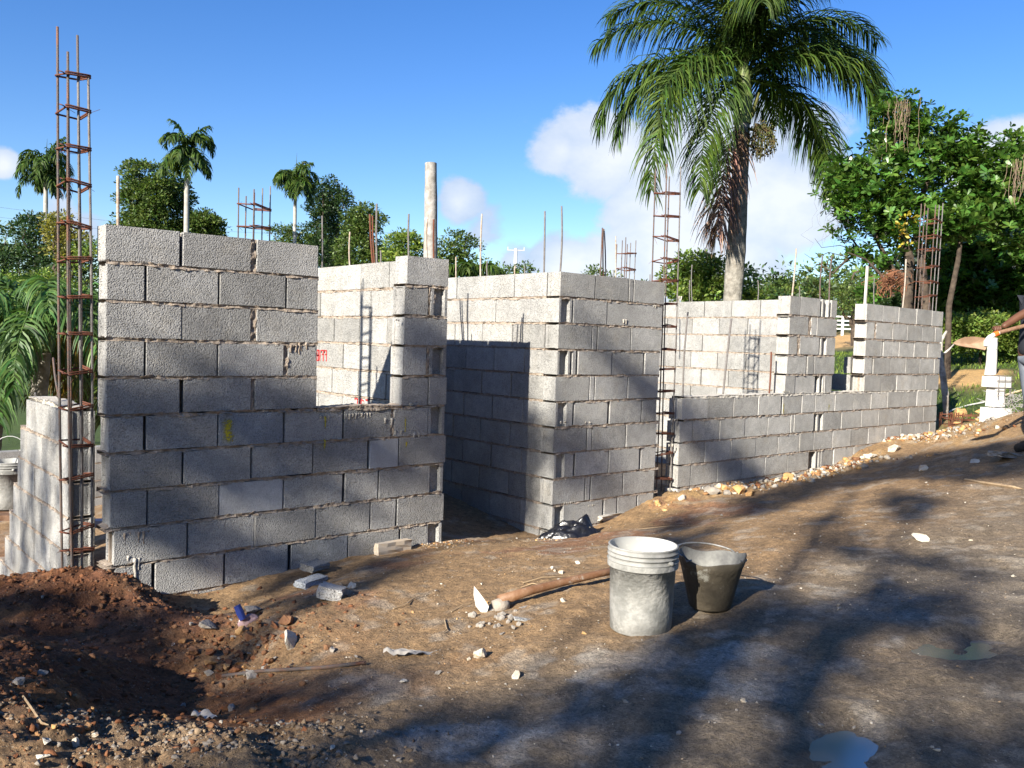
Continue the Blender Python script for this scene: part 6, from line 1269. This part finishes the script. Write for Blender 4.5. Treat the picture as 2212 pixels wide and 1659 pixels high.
def worker():
    D_ = 8.0; hand = at_depth(2152, 712, D_); elbow = at_depth(2200, 684, D_ + .02); sh = at_depth(2272, 648, D_ + .03)
    f = -rt3.copy(); f.z = 0; f.normalize()      # facing left
    side = fw.copy()                              # his right side is away from the camera
    hips = sh + Vector((0, 0, -.50)) - rt * .05 + side * .15; neck = sh + Vector((0, 0, .05)) + side * .17; gzz = hips.z - .92
    base = Vector((hips.x, hips.y, gzz)); e = empty('person', base, 0, label='worker in dark shirt and grey jeans reaching a shovel out at the right edge', cat='person')
    L = lambda p: p - base; ms = mat('brown_skin', (.10, .045, .025), (.13, .06, .035), 6, rough=.5); mt_ = mat('dark_shirt', (.018, .02, .026), rough=.9); mj = mat('grey_jeans', (.12, .14, .17), (.20, .22, .25), 9, rough=.9)
    sh2 = sh + side * .36; head = neck + Vector((0, 0, .20)) + f * .04
    h2 = hand + rt * .75 + Vector((0, 0, .10)) + side * .12; el2 = sh2 + Vector((0, 0, -.28)) + f * .02
    kneeN = hips + Vector((0, 0, -.44)) - side * .08 + f * .01; footN = base + Vector((0, 0, .07)) - side * .12 + rt * .0; kneeF = hips + Vector((0, 0, -.44)) + side * .12 - f * .08; footF = base + Vector((0, 0, .07)) + side * .14 + rt * .2
    V = [L(hips), L(hips.lerp(neck, .5)), L(neck - Vector((0, 0, .07))), L(neck + Vector((0, 0, .05))), L(head - Vector((0, 0, .04))), L(head + Vector((0, 0, .06))), L(sh), L(elbow), L(hand + rt * .05 + Vector((0, 0, .02))), L(sh2), L(el2), L(h2), L(hips - side * .09 - Vector((0, 0, .06))), L(kneeN), L(footN), L(footN + f * .18 - Vector((0, 0, .03))), L(hips + side * .09 - Vector((0, 0, .06))), L(kneeF), L(footF), L(footF + f * .18 - Vector((0, 0, .03)))]
    Ed = [(0, 1), (1, 2), (2, 3), (3, 4), (4, 5), (2, 6), (6, 7), (7, 8), (2, 9), (9, 10), (10, 11), (0, 12), (12, 13), (13, 14), (14, 15), (0, 16), (16, 17), (17, 18), (18, 19)]
    skin('body', V, Ed, [.13, .13, .12, .055, .075, .085, .055, .040, .028, .055, .040, .028, .08, .055, .038, .035, .08, .055, .038, .035], ms, e)
    T = [L(hips + Vector((0, 0, -.06))), L(hips.lerp(neck, .5)), L(neck - Vector((0, 0, .07))), L(sh), L(sh.lerp(elbow, .62)), L(sh2), L(sh2.lerp(el2, .62))]
    skin('shirt', T, [(0, 1), (1, 2), (2, 3), (3, 4), (2, 5), (5, 6)], [.145, .145, .14, .085, .065, .085, .065], mt_, e)
    J = [L(hips + Vector((0, 0, .02))), L(hips - side * .09 - Vector((0, 0, .06))), L(kneeN), L(footN + Vector((0, 0, .02))), L(hips + side * .09 - Vector((0, 0, .06))), L(kneeF), L(footF + Vector((0, 0, .02)))]
    skin('jeans', J, [(0, 1), (1, 2), (2, 3), (0, 4), (4, 5), (5, 6)], [.11, .09, .075, .062, .09, .075, .062], mj, e)
    for ft in (footN, footF): skin('boot', [L(ft + Vector((0, 0, .04))), L(ft - Vector((0, 0, .02))), L(ft + f * .2 - Vector((0, 0, .035)))], [(0, 1), (1, 2)], [.06, .055, .045], mat('boot', (.03, .025, .02)), e)
    # hands: palm, four fingers and thumb curled round the shaft
    for hp, sg in ((hand, 1), (h2, -1)):
        ax = (h2 - hand).normalized(); upv = Vector((0, 0, 1)); out = -fw2
        for k in range(4):
            o_ = ax * (.018 * (1.5 - k)); V = [L(hp + o_ + upv * .030 + out * -.005), L(hp + o_ + upv * .022 + out * .026), L(hp + o_ - upv * .006 + out * .034), L(hp + o_ - upv * .026 + out * .016)]
            skin('finger', V, [(0, 1), (1, 2), (2, 3)], [.010, .0095, .009, .008], ms, e, sub=1)
        skin('thumb', [L(hp + ax * .04 + upv * .02), L(hp + ax * .01 - upv * .02 + out * .02), L(hp - ax * .02 - upv * .026 + out * .028)], [(0, 1), (1, 2)], [.012, .011, .009], ms, e, sub=1)
        skin('palm', [L(hp + ax * .035 + upv * .012 - out * .004), L(hp - ax * .02 + upv * .014 - out * .004), L(hp - ax * .03 + upv * .01)], [(0, 1), (1, 2)], [.026, .024, .018], ms, e, sub=1)
    # face and hair
    for s in (-1, 1): V, F = blob(1, .012, seed=1, sub=1, amp=0); link('eye', mesh('eye', V, F, mat('eye', (.03, .02, .02))), e, L(head + f * .082 + side * .03 * s + Vector((0, 0, .03))))
    V, F = blob(1, .02, (1, .7, 1), 2, 2, .05); link('nose', mesh('nose', V, F, ms, True), e, L(head + f * .092 + Vector((0, 0, .0))))
    V, F = blob(1, .105, (1, .92, .75), 6, 3, .05); link('hair', mesh('hair', V, F, mat('black_hair', (.01, .009, .008)), True), e, L(head - f * .015 + Vector((0, 0, .085))))
    # shovel
    tip = at_depth(2058, 741, D_ - .05); soc = at_depth(2100, 738, D_); se = empty('shovel', hand, 0, label='round point shovel with a tan blade and white socket, held out by the worker', cat='shovel'); S = lambda p: p - hand
    ring = [at_depth(u, v, D_ - .03) for u, v in [(2058, 741), (2068, 734), (2084, 728), (2104, 727), (2126, 730), (2138, 735), (2134, 745), (2128, 756), (2108, 752), (2086, 749), (2070, 746)]]
    cen = sum(ring, Vector()) / len(ring) + fw2 * .03 - Vector((0, 0, .01)); Vs = [S(cen)] + [S(q) for q in ring]; n = len(ring); back = [v + fw2 * .006 + Vector((0, 0, -.004)) for v in Vs]
    mb = MB(); mb.add(Vs, [(0, i + 1, (i + 1) % n + 1) for i in range(n)]); mb.add(back, [(0, (i + 1) % n + 1, i + 1) for i in range(n)]); mb.add(Vs[1:] + back[1:], [(i, n + i, n + (i + 1) % n, (i + 1) % n) for i in range(n)])
    link('blade', mb.build('blade', mat('muddy_blade', (.26, .16, .10), (.34, .23, .15), 12, 5, .8)), se)
    mb = MB(); mb.tube([S(at_depth(u, v, D_ - .03)) for u, v in [(2131, 748), (2132, 738), (2138, 729), (2147, 723), (2158, 719)]], [.026, .030, .024, .020, .019], 10); link('socket', mb.build('socket', mat('white_socket', (.62, .61, .58), (.45, .43, .4), 20)), se)
    mb = MB(); a = at_depth(2147, 723, D_ - .03); a2 = at_depth(2156, 719, D_ - .03); mb.tube([S(a), S(a2)], .023, 10); link('collar', mb.build('collar', mat('orange_tape', (.75, .13, .02))), se)
    mb = MB(); mb.tube([S(a2), S(at_depth(2212, 704, D_ + .02)), S(h2 + (h2 - hand) * .2)], .018, 10); link('shaft', mb.build('shaft', M_WOOD), se)
worker()
